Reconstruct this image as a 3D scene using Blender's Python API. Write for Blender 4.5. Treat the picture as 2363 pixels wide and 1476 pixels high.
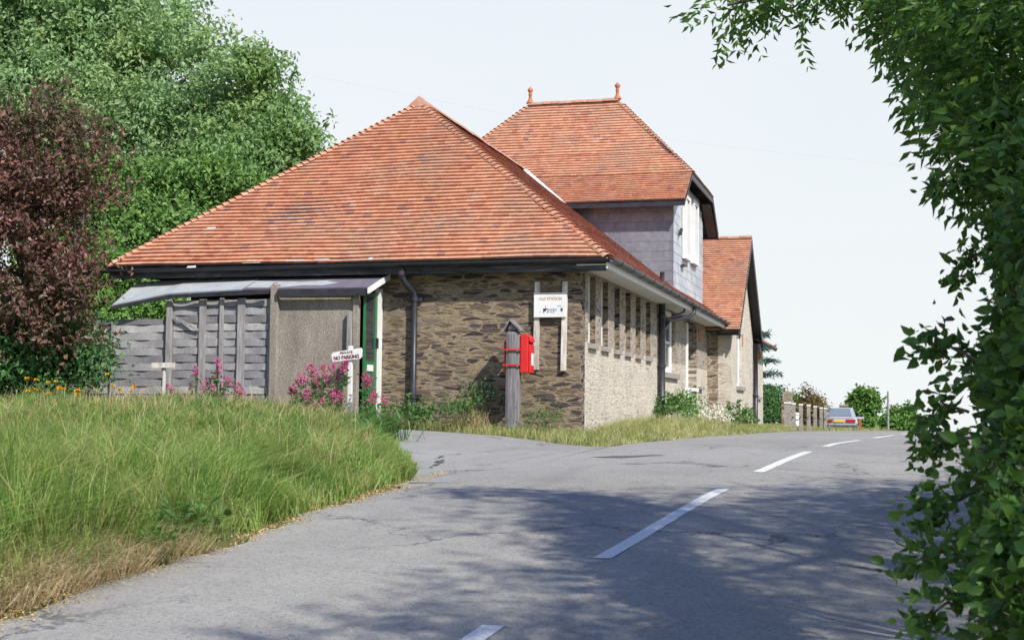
import bpy, math, random
import numpy as np
from mathutils import Vector, Matrix

# ------------------------------------------------------------------ scene, camera, light
for o in list(bpy.data.objects):
    bpy.data.objects.remove(o)
S = bpy.context.scene
COL = S.collection
PI = math.pi

FPX, IW, IH = 3200.0, 2363.0, 1476.0
YAW, PITCH, ROLL = 0.2665576, 0.06498782, 0.010
CAM = np.array([0.0, 0.0, 1.6])
FW = np.array([-math.sin(YAW)*math.cos(PITCH), math.cos(YAW)*math.cos(PITCH), math.sin(PITCH)])
RT = np.array([math.cos(YAW), math.sin(YAW), 0.0])
UP = np.cross(RT, FW)
cr, sr = math.cos(ROLL), math.sin(ROLL)
RX, UX = RT*cr + UP*sr, UP*cr - RT*sr
cam_data = bpy.data.cameras.new('camera')
cam = bpy.data.objects.new('camera', cam_data)
COL.objects.link(cam)
M = Matrix.Identity(4)
for i in range(3):
    M[i][0], M[i][1], M[i][2], M[i][3] = RX[i], UX[i], -FW[i], CAM[i]
cam.matrix_world = M
cam_data.sensor_width = 36.0
cam_data.lens = 36.0*FPX/IW
cam_data.clip_start = 0.05
cam_data.clip_end = 12000
cam_data.dof.use_dof = True
cam_data.dof.focus_distance = 27.0
cam_data.dof.aperture_fstop = 9.0
S.camera = cam

SUN = Vector((0.56, -0.48, 0.68)).normalized()
w = bpy.data.worlds.new('World')
S.world = w
w.use_nodes = True
nt = w.node_tree
bg = nt.nodes['Background']
sky = nt.nodes.new('ShaderNodeTexSky')
sky.sky_type = 'NISHITA'
sky.sun_disc = False
sky.sun_elevation = math.asin(SUN.z)
sky.sun_rotation = math.atan2(SUN.x, SUN.y)
sky.air_density = 1.0
sky.dust_density = 1.0
sky.ozone_density = 4.0
# a thin bright haze, dense near the horizon and thinning to blue overhead
tc = nt.nodes.new('ShaderNodeTexCoord')
sx = nt.nodes.new('ShaderNodeSeparateXYZ')
nt.links.new(tc.outputs['Generated'], sx.inputs[0])
vr = nt.nodes.new('ShaderNodeValToRGB')
el = vr.color_ramp.elements
el[0].position, el[0].color = 0.0, (1, 1, 1, 1)
el[1].position, el[1].color = 1.0, (.0, .0, .0, 1)
for p_, v_ in ((0.10, .98), (0.30, .90), (0.42, .15)):
    e_ = el.new(p_); e_.color = (v_, v_, v_, 1)
nt.links.new(sx.outputs[2], vr.inputs[0])
hz = nt.nodes.new('ShaderNodeMixRGB')
nt.links.new(vr.outputs[0], hz.inputs[0])
cl = nt.nodes.new('ShaderNodeTexNoise')
cl.inputs['Scale'].default_value = 2.2; cl.inputs['Detail'].default_value = 5
cr_ = nt.nodes.new('ShaderNodeValToRGB')
cr_.color_ramp.elements[0].position, cr_.color_ramp.elements[0].color = .35, (7.4, 7.75, 7.8, 1)
cr_.color_ramp.elements[1].position, cr_.color_ramp.elements[1].color = .65, (7.7, 7.95, 7.9, 1)
nt.links.new(tc.outputs['Generated'], cl.inputs['Vector']); nt.links.new(cl.outputs[0], cr_.inputs[0])
nt.links.new(cr_.outputs[0], hz.inputs[2])
bl_ = nt.nodes.new('ShaderNodeMixRGB'); bl_.blend_type = 'MULTIPLY'
bl_.inputs[0].default_value = 1.0; bl_.inputs[2].default_value = (.62, 1.0, 1.72, 1)
nt.links.new(sky.outputs[0], bl_.inputs[1])
nt.links.new(bl_.outputs[0], hz.inputs[1])
nt.links.new(hz.outputs[0], bg.inputs[0])
bg.inputs[1].default_value = 0.092
ld = bpy.data.lights.new('sun', 'SUN')
ld.energy = 5.0
ld.angle = math.radians(0.9)
ld.color = (1.0, 0.955, 0.89)
sun = bpy.data.objects.new('sun', ld)
COL.objects.link(sun)
sun.rotation_euler = SUN.to_track_quat('Z', 'Y').to_euler()
sun.location = (20, 0, 30)

S.view_settings.view_transform = 'Standard'
S.view_settings.look = 'None'
S.view_settings.exposure = 0.38
S.view_settings.gamma = 1.0
S.render.engine = 'CYCLES'
S.cycles.max_bounces = 6
S.cycles.transparent_max_bounces = 4
S.cycles.use_denoising = True

R = random.Random(7)
RNG = np.random.default_rng(11)

# ------------------------------------------------------------------ helpers
def px_ray(x, y):
    dx, dy = x-IW/2, y-IH/2
    return FW*FPX + RX*dx - UX*dy
def at_depth(x, y, d):
    return CAM + px_ray(x, y)*(d/FPX)
def at_y(x, y, Y):
    r = px_ray(x, y); return CAM + r*(Y/r[1])
def project(P):
    v = np.asarray(P, float) - CAM
    d = v@FW
    return IW/2 + (v@RX)/d*FPX, IH/2 - (v@UX)/d*FPX, d

def new_mat(name, rough=0.8, spec=0.3):
    m = bpy.data.materials.new(name)
    m.use_nodes = True
    b = m.node_tree.nodes['Principled BSDF']
    b.inputs['Roughness'].default_value = rough
    b.inputs['Specular IOR Level'].default_value = spec
    return m, m.node_tree, b
def N(t, kind, **kw):
    n = t.nodes.new(kind)
    for k, v in kw.items():
        if k.startswith('i_'):
            n.inputs[k[2:].replace('_', ' ')].default_value = v
        else:
            setattr(n, k, v)
    return n
def coords(t, scale=(1, 1, 1), rot=(0, 0, 0)):
    c = t.nodes.new('ShaderNodeTexCoord')
    mp = t.nodes.new('ShaderNodeMapping')
    mp.inputs['Scale'].default_value = scale
    mp.inputs['Rotation'].default_value = rot
    t.links.new(c.outputs['Object'], mp.inputs[0])
    return mp.outputs[0]
def ramp(t, fac, stops, interp='LINEAR'):
    r = t.nodes.new('ShaderNodeValToRGB')
    r.color_ramp.interpolation = interp
    el = r.color_ramp.elements
    while len(el) < len(stops): el.new(0.5)
    for e, (p, c) in zip(el, stops):
        e.position = p
        e.color = tuple(c) + (1,) if len(c) == 3 else c
    t.links.new(fac, r.inputs[0])
    return r.outputs[0]
def mixc(t, f, a, b, mode='MIX'):
    n = t.nodes.new('ShaderNodeMixRGB')
    n.blend_type = mode
    for s, v in ((0, f), (1, a), (2, b)):
        if hasattr(v, 'links'): t.links.new(v, n.inputs[s])
        elif s == 0: n.inputs[0].default_value = v
        else: n.inputs[s].default_value = tuple(v) + (1,)
    return n.outputs[0]
def noise(t, vec, scale, detail=4, rough=0.55):
    n = N(t, 'ShaderNodeTexNoise')
    n.inputs['Scale'].default_value = scale
    n.inputs['Detail'].default_value = detail
    n.inputs['Roughness'].default_value = rough
    if vec is not None: t.links.new(vec, n.inputs['Vector'])
    return n.outputs[0], n.outputs[1]
def bump(t, b, h, strength=0.4, dist=0.02):
    n = t.nodes.new('ShaderNodeBump')
    n.inputs['Strength'].default_value = strength
    n.inputs['Distance'].default_value = dist
    t.links.new(h, n.inputs['Height'])
    t.links.new(n.outputs[0], b.inputs['Normal'])

def mottled(name, c1, c2, scale=6, rough=0.75, spec=0.3, stretch=(1, 1, 1), bmp=0.3, c3=None, metal=0.0, fine=60):
    m, t, b = new_mat(name, rough, spec)
    v = coords(t, stretch)
    f, _ = noise(t, v, scale, 6, 0.65)
    stops = [(0.3, c1), (0.7, c2)] if c3 is None else [(0.3, c1), (0.55, c2), (0.72, c3)]
    col = ramp(t, f, stops)
    t.links.new(col, b.inputs['Base Color'])
    b.inputs['Metallic'].default_value = metal
    if bmp:
        g, _ = noise(t, v, fine, 3)
        bump(t, b, g, bmp, 0.01)
    return m

def island_mat(name, stops, rough=0.8, spec=0.25, patch=None, patch_scale=0.6, patch_amt=0.5, fine=None, translucent=0.0, bmp=0.0, lichen=None):
    """a material whose colour changes from loose piece to loose piece (tiles, leaves, blades)"""
    m, t, b = new_mat(name, rough, spec)
    geo = t.nodes.new('ShaderNodeNewGeometry')
    col = ramp(t, geo.outputs['Random Per Island'], stops)
    v = coords(t)
    if patch:
        f, _ = noise(t, v, patch_scale, 4, 0.6)
        fr = ramp(t, f, [(0.46, (0, 0, 0)), (0.64, (patch_amt,)*3)])
        col = mixc(t, fr, col, patch)
    if lichen:
        f, _ = noise(t, v, 2.6, 8, .8)
        g, _ = noise(t, v, .35, 2)
        col = mixc(t, mixc(t, ramp(t, g, [(.45, (0,)*3), (.62, (1,)*3)]), (0, 0, 0), ramp(t, f, [(.54, (0,)*3), (.62, (.6,)*3)])), col, lichen)
        f, _ = noise(t, v, .5, 5, .7)
        col = mixc(t, .25, col, ramp(t, f, [(.3, (.40,)*3), (.7, (.62,)*3)]), 'OVERLAY')
    if fine:
        f, _ = noise(t, v, fine, 3)
        col = mixc(t, 0.35, col, ramp(t, f, [(0.3, (0.35,)*3), (0.7, (0.75,)*3)]), 'OVERLAY')
    t.links.new(col, b.inputs['Base Color'])
    if bmp and fine: bump(t, b, f, bmp, 0.01)
    if translucent:
        out = t.nodes['Material Output']
        tr = t.nodes.new('ShaderNodeBsdfTranslucent')
        t.links.new(mixc(t, 0.35, col, (0.20, 0.30, 0.02)), tr.inputs[0])
        mx = t.nodes.new('ShaderNodeMixShader')
        mx.inputs[0].default_value = translucent
        t.links.new(b.outputs[0], mx.inputs[1])
        t.links.new(tr.outputs[0], mx.inputs[2])
        t.links.new(mx.outputs[0], out.inputs[0])
    return m

class MB:
    def __init__(s): s.v = []; s.f = []
    def add(s, vs, fs):
        o = len(s.v)
        s.v += [tuple(map(float, p)) for p in vs]
        s.f += [tuple(i+o for i in f) for f in fs]
        return s
    def box(s, x0, x1, y0, y1, z0, z1):
        return s.add([(x0, y0, z0), (x1, y0, z0), (x1, y1, z0), (x0, y1, z0), (x0, y0, z1), (x1, y0, z1), (x1, y1, z1), (x0, y1, z1)],
                     [(0, 3, 2, 1), (4, 5, 6, 7), (0, 1, 5, 4), (1, 2, 6, 5), (2, 3, 7, 6), (3, 0, 4, 7)])
    def hexa(s, p):          # eight corners: bottom ring, top ring
        return s.add(p, [(0, 3, 2, 1), (4, 5, 6, 7), (0, 1, 5, 4), (1, 2, 6, 5), (2, 3, 7, 6), (3, 0, 4, 7)])
    def prism(s, ring, off): # planar ring extruded by a vector
        n = len(ring); off = np.array(off, float)
        vs = [np.array(p, float) for p in ring] + [np.array(p, float)+off for p in ring]
        return s.add(vs, [tuple(range(n))[::-1], tuple(range(n, 2*n))] + [(i, (i+1) % n, (i+1) % n+n, i+n) for i in range(n)])
    def tube(s, pts, rads, n=10, cap=True):
        pts = [np.array(p, float) for p in pts]
        if not hasattr(rads, '__len__'): rads = [rads]*len(pts)
        o = len(s.v); ref = None
        for i, p in enumerate(pts):
            d = pts[min(i+1, len(pts)-1)] - pts[max(i-1, 0)]
            d = d/(np.linalg.norm(d)+1e-9)
            if ref is None: ref = np.array([0, 0, 1.0]) if abs(d[2]) < .9 else np.array([1.0, 0, 0])
            a = np.cross(d, ref); a /= np.linalg.norm(a); b = np.cross(a, d); ref = b
            for k in range(n):
                q = p + (a*math.cos(2*PI*k/n) + b*math.sin(2*PI*k/n))*rads[i]
                s.v.append(tuple(q))
        for i in range(len(pts)-1):
            for k in range(n):
                s.f.append((o+i*n+k, o+i*n+(k+1) % n, o+(i+1)*n+(k+1) % n, o+(i+1)*n+k))
        if cap:
            s.f.append(tuple(o+k for k in range(n))); s.f.append(tuple(o+(len(pts)-1)*n+k for k in range(n))[::-1])
        return s
    def lathe(s, c, prof, n=16):
        return s.tube([(c[0], c[1], c[2]+z) for r, z in prof], [max(r, 1e-3) for r, z in prof], n)
    def build(s, name, mat, parent=None, smooth=False, bevel=0.0):
        me = bpy.data.meshes.new(name)
        me.from_pydata(s.v, [], s.f); me.update()
        me.materials.append(mat)
        if smooth: me.shade_smooth()
        o = bpy.data.objects.new(name, me)
        COL.objects.link(o)
        if bevel:
            md = o.modifiers.new('bevel', 'BEVEL'); md.width = bevel; md.segments = 2; md.limit_method = 'ANGLE'
        if parent: attach(o, parent)
        return o
def attach(o, parent):
    o.parent = parent
    o.matrix_parent_inverse = Matrix.Translation(-Vector(WORLD_LOC.get(parent.name, (0, 0, 0))))
WORLD_LOC = {}
def np_obj(name, V, F, mat, parent=None, smooth=False):
    """V (n,3), F (m,k) all of one size, or list of such arrays"""
    me = bpy.data.meshes.new(name)
    Fs = F if isinstance(F, list) else [F]
    me.vertices.add(len(V)); me.vertices.foreach_set('co', np.asarray(V, np.float32).ravel())
    loops = np.concatenate([f.ravel() for f in Fs]).astype(np.int32)
    tot = np.concatenate([np.full(len(f), f.shape[1]) for f in Fs]).astype(np.int32)
    st = np.concatenate([[0], np.cumsum(tot)[:-1]]).astype(np.int32)
    me.loops.add(len(loops)); me.loops.foreach_set('vertex_index', loops)
    me.polygons.add(len(tot)); me.polygons.foreach_set('loop_start', st); me.polygons.foreach_set('loop_total', tot)
    me.update(calc_edges=True); me.validate()
    me.materials.append(mat)
    if smooth: me.shade_smooth()
    else: me.shade_flat()
    o = bpy.data.objects.new(name, me); COL.objects.link(o)
    if parent: attach(o, parent)
    return o
def thing(name, loc, label, cat, group=None):
    o = bpy.data.objects.new(name, None); COL.objects.link(o)
    o.location = loc; o.empty_display_size = .2
    WORLD_LOC[o.name] = tuple(map(float, loc))
    o['label'] = label; o['category'] = cat
    if group: o['group'] = group
    return o
def tag(o, label=None, cat=None, group=None, kind=None):
    if label: o['label'] = label
    if cat: o['category'] = cat
    if group: o['group'] = group
    if kind: o['kind'] = kind
    return o

# ------------------------------------------------------------------ the lie of the land
_ys = [-60, -30, 0, 9, 13, 15, 19, 23, 28, 34, 42, 52, 70, 120, 400, 1500, 6000]
_zs = [-4.2, -2.2, 0.0, .50, .80, .88, 1.02, 1.07, 1.09, 1.09, 1.07, .97, .70, -2.4, -16, -70, -110]
_dy = np.arange(-60, 160, .5)
_dz = np.interp(_dy, _ys, _zs)
_k = np.exp(-0.5*(np.arange(-6, 7)/2.2)**2); _k /= _k.sum()
_sm = np.convolve(np.pad(_dz, 6, mode='edge'), _k, 'valid')
def prof(y):
    y = np.asarray(y, float)
    return np.where((y > -50) & (y < 150), np.interp(y, _dy, _sm), np.interp(y, _ys, _zs))
LE_Y = [-60, 0, 14.3, 16, 19, 21, 23.8, 27.6, 32, 40, 50, 58, 80, 120, 200]
LE_X = [-4.85, -4.85, -4.85, -4.7, -4.4, -4.25, -4.0, -3.78, -3.4, -2.85, -2.1, -1.3, 1.6, 9, 30]
CL_Y = [-60, 0, 7.2, 9.5, 13.6, 15.7, 20.6, 23.2, 27, 29.2, 34.4, 45, 60, 80, 120, 200]
CL_X = [-2.15, -2.12, -2.07, -1.93, -1.57, -1.41, -1.03, -.87, -.38, -.2, .29, 1.3, 3.0, 5.6, 13, 34]
def left_edge(y): return np.interp(y, LE_Y, LE_X)
def centre(y): return np.interp(y, CL_Y, CL_X)
def right_edge(y): return centre(y) + np.interp(y, [0, 14, 30, 60], [2.9, 2.9, 3.0, 3.2])
BANK = [(-4.85, -60), (-4.85, 14.2), (-5.05, 14.9), (-5.7, 16.5), (-7.2, 19.7), (-8.2, 21.6), (-9.0, 23.2), (-9.35, 24.2), (-9.8, 24.6), (-60, 24.6), (-60, -60)]
def inside(P, x, y):
    x = np.asarray(x, float); y = np.asarray(y, float)
    r = np.zeros(x.shape, bool); n = len(P)
    for i in range(n):
        (x0, y0), (x1, y1) = P[i], P[(i+1) % n]
        c = (y0 > y) != (y1 > y)
        xx = x0 + (y-y0)*(x1-x0)/((y1-y0) if y1 != y0 else 1e-9)
        r ^= c & (x < xx)
    return r
def dist_edge(P, x, y):
    d = np.full(np.shape(x), 1e9)
    for (x0, y0), (x1, y1) in zip(P[:-1], P[1:]):
        L2 = (x1-x0)**2 + (y1-y0)**2
        t = np.clip(((x-x0)*(x1-x0) + (y-y0)*(y1-y0))/L2, 0, 1)
        d = np.minimum(d, np.hypot(x-x0-t*(x1-x0), y-y0-t*(y1-y0)))
    return d
def sstep(a): a = np.clip(a, 0, 1); return a*a*(3-2*a)
def height(x, y):
    x = np.asarray(x, float); y = np.asarray(y, float)
    g = prof(y)
    rise = .04*np.clip(-5.2-x, 0, 6)*sstep((y-13)/4)*sstep((90-y)/30)
    z = g + rise
    ins = inside(BANK, x, y)
    d = dist_edge(BANK[:8], x, y)
    lump = .09*np.sin(x*1.7+y*.6)*np.sin(y*1.1-x*.4) + .04*np.sin(3.1*x)*np.cos(2.7*y)
    top = .86 + .01*np.clip(-x-9, 0, 6)
    zb = z + (np.maximum(top-z, .12) + lump)*sstep(d/2.5*.92 + .05)
    z = np.where(ins, np.where(y < 24.6, zb, z), z)
    # right-hand hedge bank
    dr = x - (right_edge(y)+.15)
    z = np.where(dr > 0, z + .45*sstep(dr/1.2)*sstep((70-y)/30), z)
    return z
def hz1(x, y): return float(height(np.array([x]), np.array([y]))[0])

# ------------------------------------------------------------------ materials
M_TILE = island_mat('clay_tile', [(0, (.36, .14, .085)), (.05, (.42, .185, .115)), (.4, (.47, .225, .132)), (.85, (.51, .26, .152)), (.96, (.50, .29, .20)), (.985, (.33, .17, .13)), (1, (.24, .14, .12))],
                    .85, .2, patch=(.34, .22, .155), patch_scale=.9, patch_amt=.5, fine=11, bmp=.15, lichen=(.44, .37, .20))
M_TILE_E = island_mat('dark_clay_tile', [(0, (.16, .06, .045)), (.5, (.33, .12, .075)), (1, (.40, .17, .11))], .9, .15, patch=(.20, .13, .11), patch_scale=.8, patch_amt=.6, fine=14, bmp=.25)  # darker clay colours for the east and west slopes
M_RIDGE = mottled('ridge_clay', (.33, .17, .11), (.44, .235, .155), 5, .9, c3=(.42, .33, .24))
M_TERRA = mottled('terracotta', (.36, .12, .06), (.46, .17, .09), 5, .7)
M_SLATE = island_mat('hung_slate', [(0, (.135, .142, .165)), (.35, (.158, .164, .185)), (.7, (.176, .18, .20)), (1, (.20, .205, .22))], .5, .5, patch=(.22, .225, .235), patch_scale=1.1, patch_amt=.5, fine=9, bmp=.08)
M_SLATE_LIT = island_mat('sunlit_stained_slate', [(0, (.28, .31, .34)), (.5, (.33, .365, .395)), (1, (.38, .41, .43))], .45, .5, patch=(.50, .51, .49), patch_scale=1.4, patch_amt=.8, fine=9, bmp=.08)  # tower side: sunlight and sheen painted in as paler slate, plus run-off stains
M_BLACK = mottled('black_paint', (.012, .013, .018), (.035, .035, .042), 5, .45, .5, bmp=.1)
M_FASCIA = mottled('weathered_black_board', (.015, .015, .02), (.06, .06, .065), 4, .7, .3, stretch=(.4, .4, 3), bmp=.3, c3=(.16, .155, .15))
M_GUTTER = mottled('gutter_paint', (.05, .055, .065), (.10, .105, .115), 3, .5, .5, bmp=.1)
M_WHITE = mottled('white_paint', (.62, .61, .57), (.76, .75, .72), 3, .6, .4, stretch=(1, 1, .5), bmp=.15)
M_OLDWHITE = mottled('flaking_white_paint', (.30, .25, .20), (.62, .58, .50), 5, .8, .2, stretch=(2, 2, .5), bmp=.4, c3=(.72, .70, .64), fine=30)
M_SOFFIT = mottled('soffit_paint', (.60, .58, .54), (.72, .71, .68), 2, .7, .3, bmp=.1)
M_GLASS, _t, _b = new_mat('window_glass', .06, .7); _b.inputs['Base Color'].default_value = (.03, .035, .04, 1)
M_GREEN = mottled('green_paint', (.015, .105, .035), (.03, .15, .05), 4, .45, .5, bmp=.1)
M_RED = mottled('red_paint', (.50, .012, .012), (.60, .02, .018), 4, .35, .5, bmp=.05)
M_WOOD = mottled('weathered_timber', (.17, .155, .15), (.30, .285, .275), 3, .9, .15, stretch=(7, 7, .7), bmp=.6, c3=(.40, .385, .37), fine=14)
M_POST = mottled('old_post_timber', (.10, .09, .092), (.20, .185, .185), 3, .9, .15, stretch=(8, 8, .6), bmp=.8, c3=(.30, .285, .275), fine=14)
M_SLAT = island_mat('weathered_slat', [(0, (.17, .165, .17)), (.4, (.25, .24, .245)), (.8, (.33, .32, .315)), (1, (.42, .405, .39))], .9, .15, patch=(.19, .18, .19), patch_scale=1.6, patch_amt=.5, fine=22, bmp=.3)
M_BACK = mottled('dark_backing', (.03, .03, .032), (.05, .05, .052), 6, .9)
M_CONC = mottled('exposed_aggregate_concrete', (.16, .135, .105), (.30, .26, .215), 38, .9, .2, bmp=.7, c3=(.50, .47, .42), fine=60)
_t = M_CONC.node_tree; _b = _t.nodes['Principled BSDF']; _l = _b.inputs['Base Color'].links[0].from_socket
_f, _ = noise(_t, coords(_t, (1.4, 1.4, .5)), 2.0, 6, .7)
_t.links.new(mixc(_t, .75, _l, ramp(_t, _f, [(.3, (.28,)*3), (.7, (.6,)*3)]), 'OVERLAY'), _b.inputs['Base Color'])
M_CONCPOST = mottled('concrete', (.20, .18, .155), (.36, .33, .29), 8, .9, .2, bmp=.4, fine=40)
M_FELT = mottled('purple_felt', (.12, .10, .125), (.165, .145, .17), 3, .9, .2, bmp=.4)
M_SHEET = mottled('cement_sheet', (.26, .28, .275), (.35, .37, .36), 2, .85, .25, bmp=.3, c3=(.31, .285, .235))
M_LEAD = mottled('lead', (.42, .42, .42), (.56, .56, .56), 3, .6, .4)
M_INK = mottled('dark_red_ink', (.10, .012, .02), (.16, .02, .03), 9, .7, bmp=0)
M_GOLD = mottled('faded_gold_ink', (.34, .22, .10), (.46, .32, .16), 9, .7, bmp=0)
M_PALEBLUE = mottled('pale_blue_ink', (.30, .36, .48), (.42, .47, .55), 20, .7, bmp=0)
M_DARKINK = mottled('dark_ink', (.03, .03, .05), (.06, .06, .08), 20, .7, bmp=0)
M_BRICK = mottled('orange_brick', (.34, .11, .05), (.46, .17, .08), 8, .85, bmp=.3)
M_RUST = mottled('rust', (.26, .08, .03), (.36, .13, .05), 8, .85, bmp=.3)
M_BARK = mottled('bark', (.07, .055, .04), (.16, .13, .10), 6, .95, .1, stretch=(3, 3, .6), bmp=.8, fine=20)
M_TWIG = mottled('twig_bark', (.10, .075, .05), (.18, .14, .10), 9, .9, .1, bmp=.3)

def stone_mat(name, stops, mortar_a, mortar_b, edge, scale=(1.9, 1.9, 12.0), dash=.6, dashcol=(.05, .042, .04), wash=None, wash_amt=.0, bstr=.8):
    m, t, b = new_mat(name, .92, .15)
    c = t.nodes.new('ShaderNodeTexCoord')
    v0 = c.outputs['Object']
    _, nc = noise(t, v0, 3.0, 4, .6)
    off = t.nodes.new('ShaderNodeVectorMath'); off.operation = 'MULTIPLY_ADD'
    off.inputs[1].default_value = (.22, .22, .085)
    t.links.new(nc, off.inputs[0]); t.links.new(v0, off.inputs[2])
    def mapped(sc):
        mp = t.nodes.new('ShaderNodeMapping'); mp.inputs['Scale'].default_value = sc
        t.links.new(off.outputs[0], mp.inputs[0]); return mp.outputs[0]
    mv = mapped(scale)
    ve = N(t, 'ShaderNodeTexVoronoi', feature='DISTANCE_TO_EDGE'); vc = N(t, 'ShaderNodeTexVoronoi', feature='F1')
    for n in (ve, vc):
        n.inputs['Scale'].default_value = 1.0; t.links.new(mv, n.inputs['Vector'])
    sep = t.nodes.new('ShaderNodeSeparateColor'); t.links.new(vc.outputs['Color'], sep.inputs[0])
    stone = ramp(t, sep.outputs[0], stops)
    f, _ = noise(t, mapped((7, 7, 26)), 1.0, 6, .72)
    stone = mixc(t, .7, stone, ramp(t, f, [(.28, (.25,)*3), (.72, (.8,)*3)]), 'OVERLAY')
    fm, _ = noise(t, v0, 9, 6, .7)
    mort = mixc(t, ramp(t, fm, [(.35, (0,)*3), (.65, (1,)*3)]), mortar_a, mortar_b)
    def mth(op, x, y, z=None):
        n = t.nodes.new('ShaderNodeMath'); n.operation = op
        for i, q in enumerate((x, y, z)):
            if q is None: continue
            if hasattr(q, 'links'): t.links.new(q, n.inputs[i])
            else: n.inputs[i].default_value = q
        return n.outputs[0]
    # joints of uneven width: some stones nearly buried in mortar, others standing proud
    ew = mth('MULTIPLY_ADD', sep.outputs[1], edge, .015)
    fe, _ = noise(t, v0, 22, 4, .7)
    dist = mth('ADD', ve.outputs['Distance'], mth('MULTIPLY_ADD', fe, .22, -.11))
    lt = t.nodes.new('ShaderNodeMapRange'); lt.inputs['From Max'].default_value = .05
    t.links.new(mth('SUBTRACT', dist, ew), lt.inputs['Value'])
    col = mixc(t, lt.outputs[0], mort, stone)
    # thin open joints running along the beds
    fd, _ = noise(t, mapped((3.2, 3.2, 30)), 1.0, 3, .6)
    dm = ramp(t, fd, [(.30, (dash,)*3), (.40, (0,)*3)])
    col = mixc(t, dm, col, dashcol)
    f9, _ = noise(t, v0, .9, 5, .7)
    col = mixc(t, .5, col, ramp(t, f9, [(.3, (.36,)*3), (.7, (.62,)*3)]), 'OVERLAY')
    if wash:
        fw_, _ = noise(t, v0, 1.7, 7, .8)
        fr = ramp(t, fw_, [(.42, (0,)*3), (.60, (wash_amt,)*3)])
        col = mixc(t, fr, col, wash)
    t.links.new(col, b.inputs['Base Color'])
    bump(t, b, mth('SUBTRACT', mth('MULTIPLY_ADD', lt.outputs[0], .7, mth('MULTIPLY', f, 1.2)), dm), bstr, .03)
    return m
M_STONE = stone_mat('slatestone_rubble', [(0, (.045, .037, .042)), (.3, (.085, .066, .06)), (.55, (.135, .10, .072)), (.8, (.18, .135, .09)), (1, (.21, .18, .145))],
                    (.215, .165, .105), (.30, .24, .158), .17, (2.9, 2.9, 13.5), .7)
M_STONE_S = stone_mat('limewashed_rubble', [(0, (.27, .225, .18)), (.3, (.37, .325, .265)), (.7, (.42, .375, .31)), (1, (.45, .415, .355))],
                      (.50, .435, .335), (.56, .495, .39), .16, (2.8, 2.8, 14), .55, (.22, .16, .11), (.57, .515, .42), .8, .6)
M_STONE_U = stone_mat('grey_brown_rubble', [(0, (.16, .13, .11)), (.35, (.25, .205, .165)), (.7, (.31, .265, .21)), (1, (.35, .31, .26))],
                      (.35, .30, .235), (.42, .37, .30), .14, (2.8, 2.8, 14), .5, (.15, .11, .08))
M_STONE_W = stone_mat('brown_rubble', [(0, (.09, .065, .05)), (.3, (.15, .105, .075)), (.6, (.21, .155, .105)), (1, (.28, .225, .16))],
                      (.38, .33, .26), (.44, .39, .31), .05, (2.6, 2.6, 8), .3)

def asphalt(name, base, light, dark, stretch=1.0):
    m, t, b = new_mat(name, .85, .25)
    v = coords(t)
    f1, _ = noise(t, v, .35, 5, .6)
    f2, _ = noise(t, v, 95, 2, .6)
    f3, _ = noise(t, v, 30, 3, .7)
    col = mixc(t, ramp(t, f1, [(.35, (0,)*3), (.65, (1,)*3)]), base, light)
    col = mixc(t, ramp(t, f2, [(.50, (0,)*3), (.72, (.75,)*3)]), col, (.48, .46, .42))
    col = mixc(t, ramp(t, f3, [(.30, (.75,)*3), (.48, (0,)*3)]), col, dark)
    mp = coords(t, (1.3, .12, 1))
    f4, _ = noise(t, mp, 1.0, 4, .6)
    col = mixc(t, ramp(t, f4, [(.55, (0,)*3), (.75, (.35,)*3)]), col, dark)
    vo = N(t, 'ShaderNodeTexVoronoi', feature='DISTANCE_TO_EDGE'); vo.inputs['Scale'].default_value = .42
    _, wc = noise(t, v, 1.6, 5, .7)
    wv_ = t.nodes.new('ShaderNodeVectorMath'); wv_.operation = 'MULTIPLY_ADD'; wv_.inputs[1].default_value = (1.1, 1.1, 0)
    t.links.new(wc, wv_.inputs[0]); t.links.new(v, wv_.inputs[2]); t.links.new(wv_.outputs[0], vo.inputs['Vector'])
    fk, _ = noise(t, v, .6, 2)
    ck = mixc(t, ramp(t, fk, [(.5, (0,)*3), (.6, (.75,)*3)]), (0, 0, 0), ramp(t, vo.outputs['Distance'], [(.004, (1,)*3), (.014, (0,)*3)]))
    col = mixc(t, ck, col, (.07, .068, .065))
    f7, _ = noise(t, v, 2.2, 6, .7)
    col = mixc(t, .5, col, ramp(t, f7, [(.3, (.40,)*3), (.7, (.58,)*3)]), 'OVERLAY')
    t.links.new(col, b.inputs['Base Color'])
    h = t.nodes.new('ShaderNodeMath'); h.operation = 'ADD'
    t.links.new(f2, h.inputs[0]); t.links.new(f3, h.inputs[1])
    bump(t, b, h.outputs[0], .55, .012)
    return m
M_ROAD = asphalt('worn_asphalt', (.235, .222, .19), (.295, .28, .24), (.12, .117, .11))
M_DRIVE = asphalt('old_asphalt', (.235, .226, .20), (.295, .284, .25), (.14, .137, .13))
M_TAR = asphalt('dark_tar', (.06, .06, .062), (.085, .085, .085), (.03, .03, .03))
M_LINE = mottled('road_paint', (.46, .45, .41), (.66, .65, .61), 35, .7, .3, bmp=.5, c3=(.74, .73, .69), fine=80)
def ground_mat():
    m, t, b = new_mat('earth_and_turf', .95, .1)
    v = coords(t)
    f, _ = noise(t, v, .9, 6, .65); g, _ = noise(t, v, 18, 4, .7)
    c = ramp(t, f, [(.3, (.065, .085, .025)), (.5, (.11, .12, .04)), (.7, (.15, .125, .06))])
    c = mixc(t, ramp(t, g, [(.4, (0,)*3), (.7, (.6,)*3)]), c, (.10, .075, .045))
    t.links.new(c, b.inputs['Base Color']); bump(t, b, g, .6, .05)
    return m
M_GROUND = ground_mat()
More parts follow.
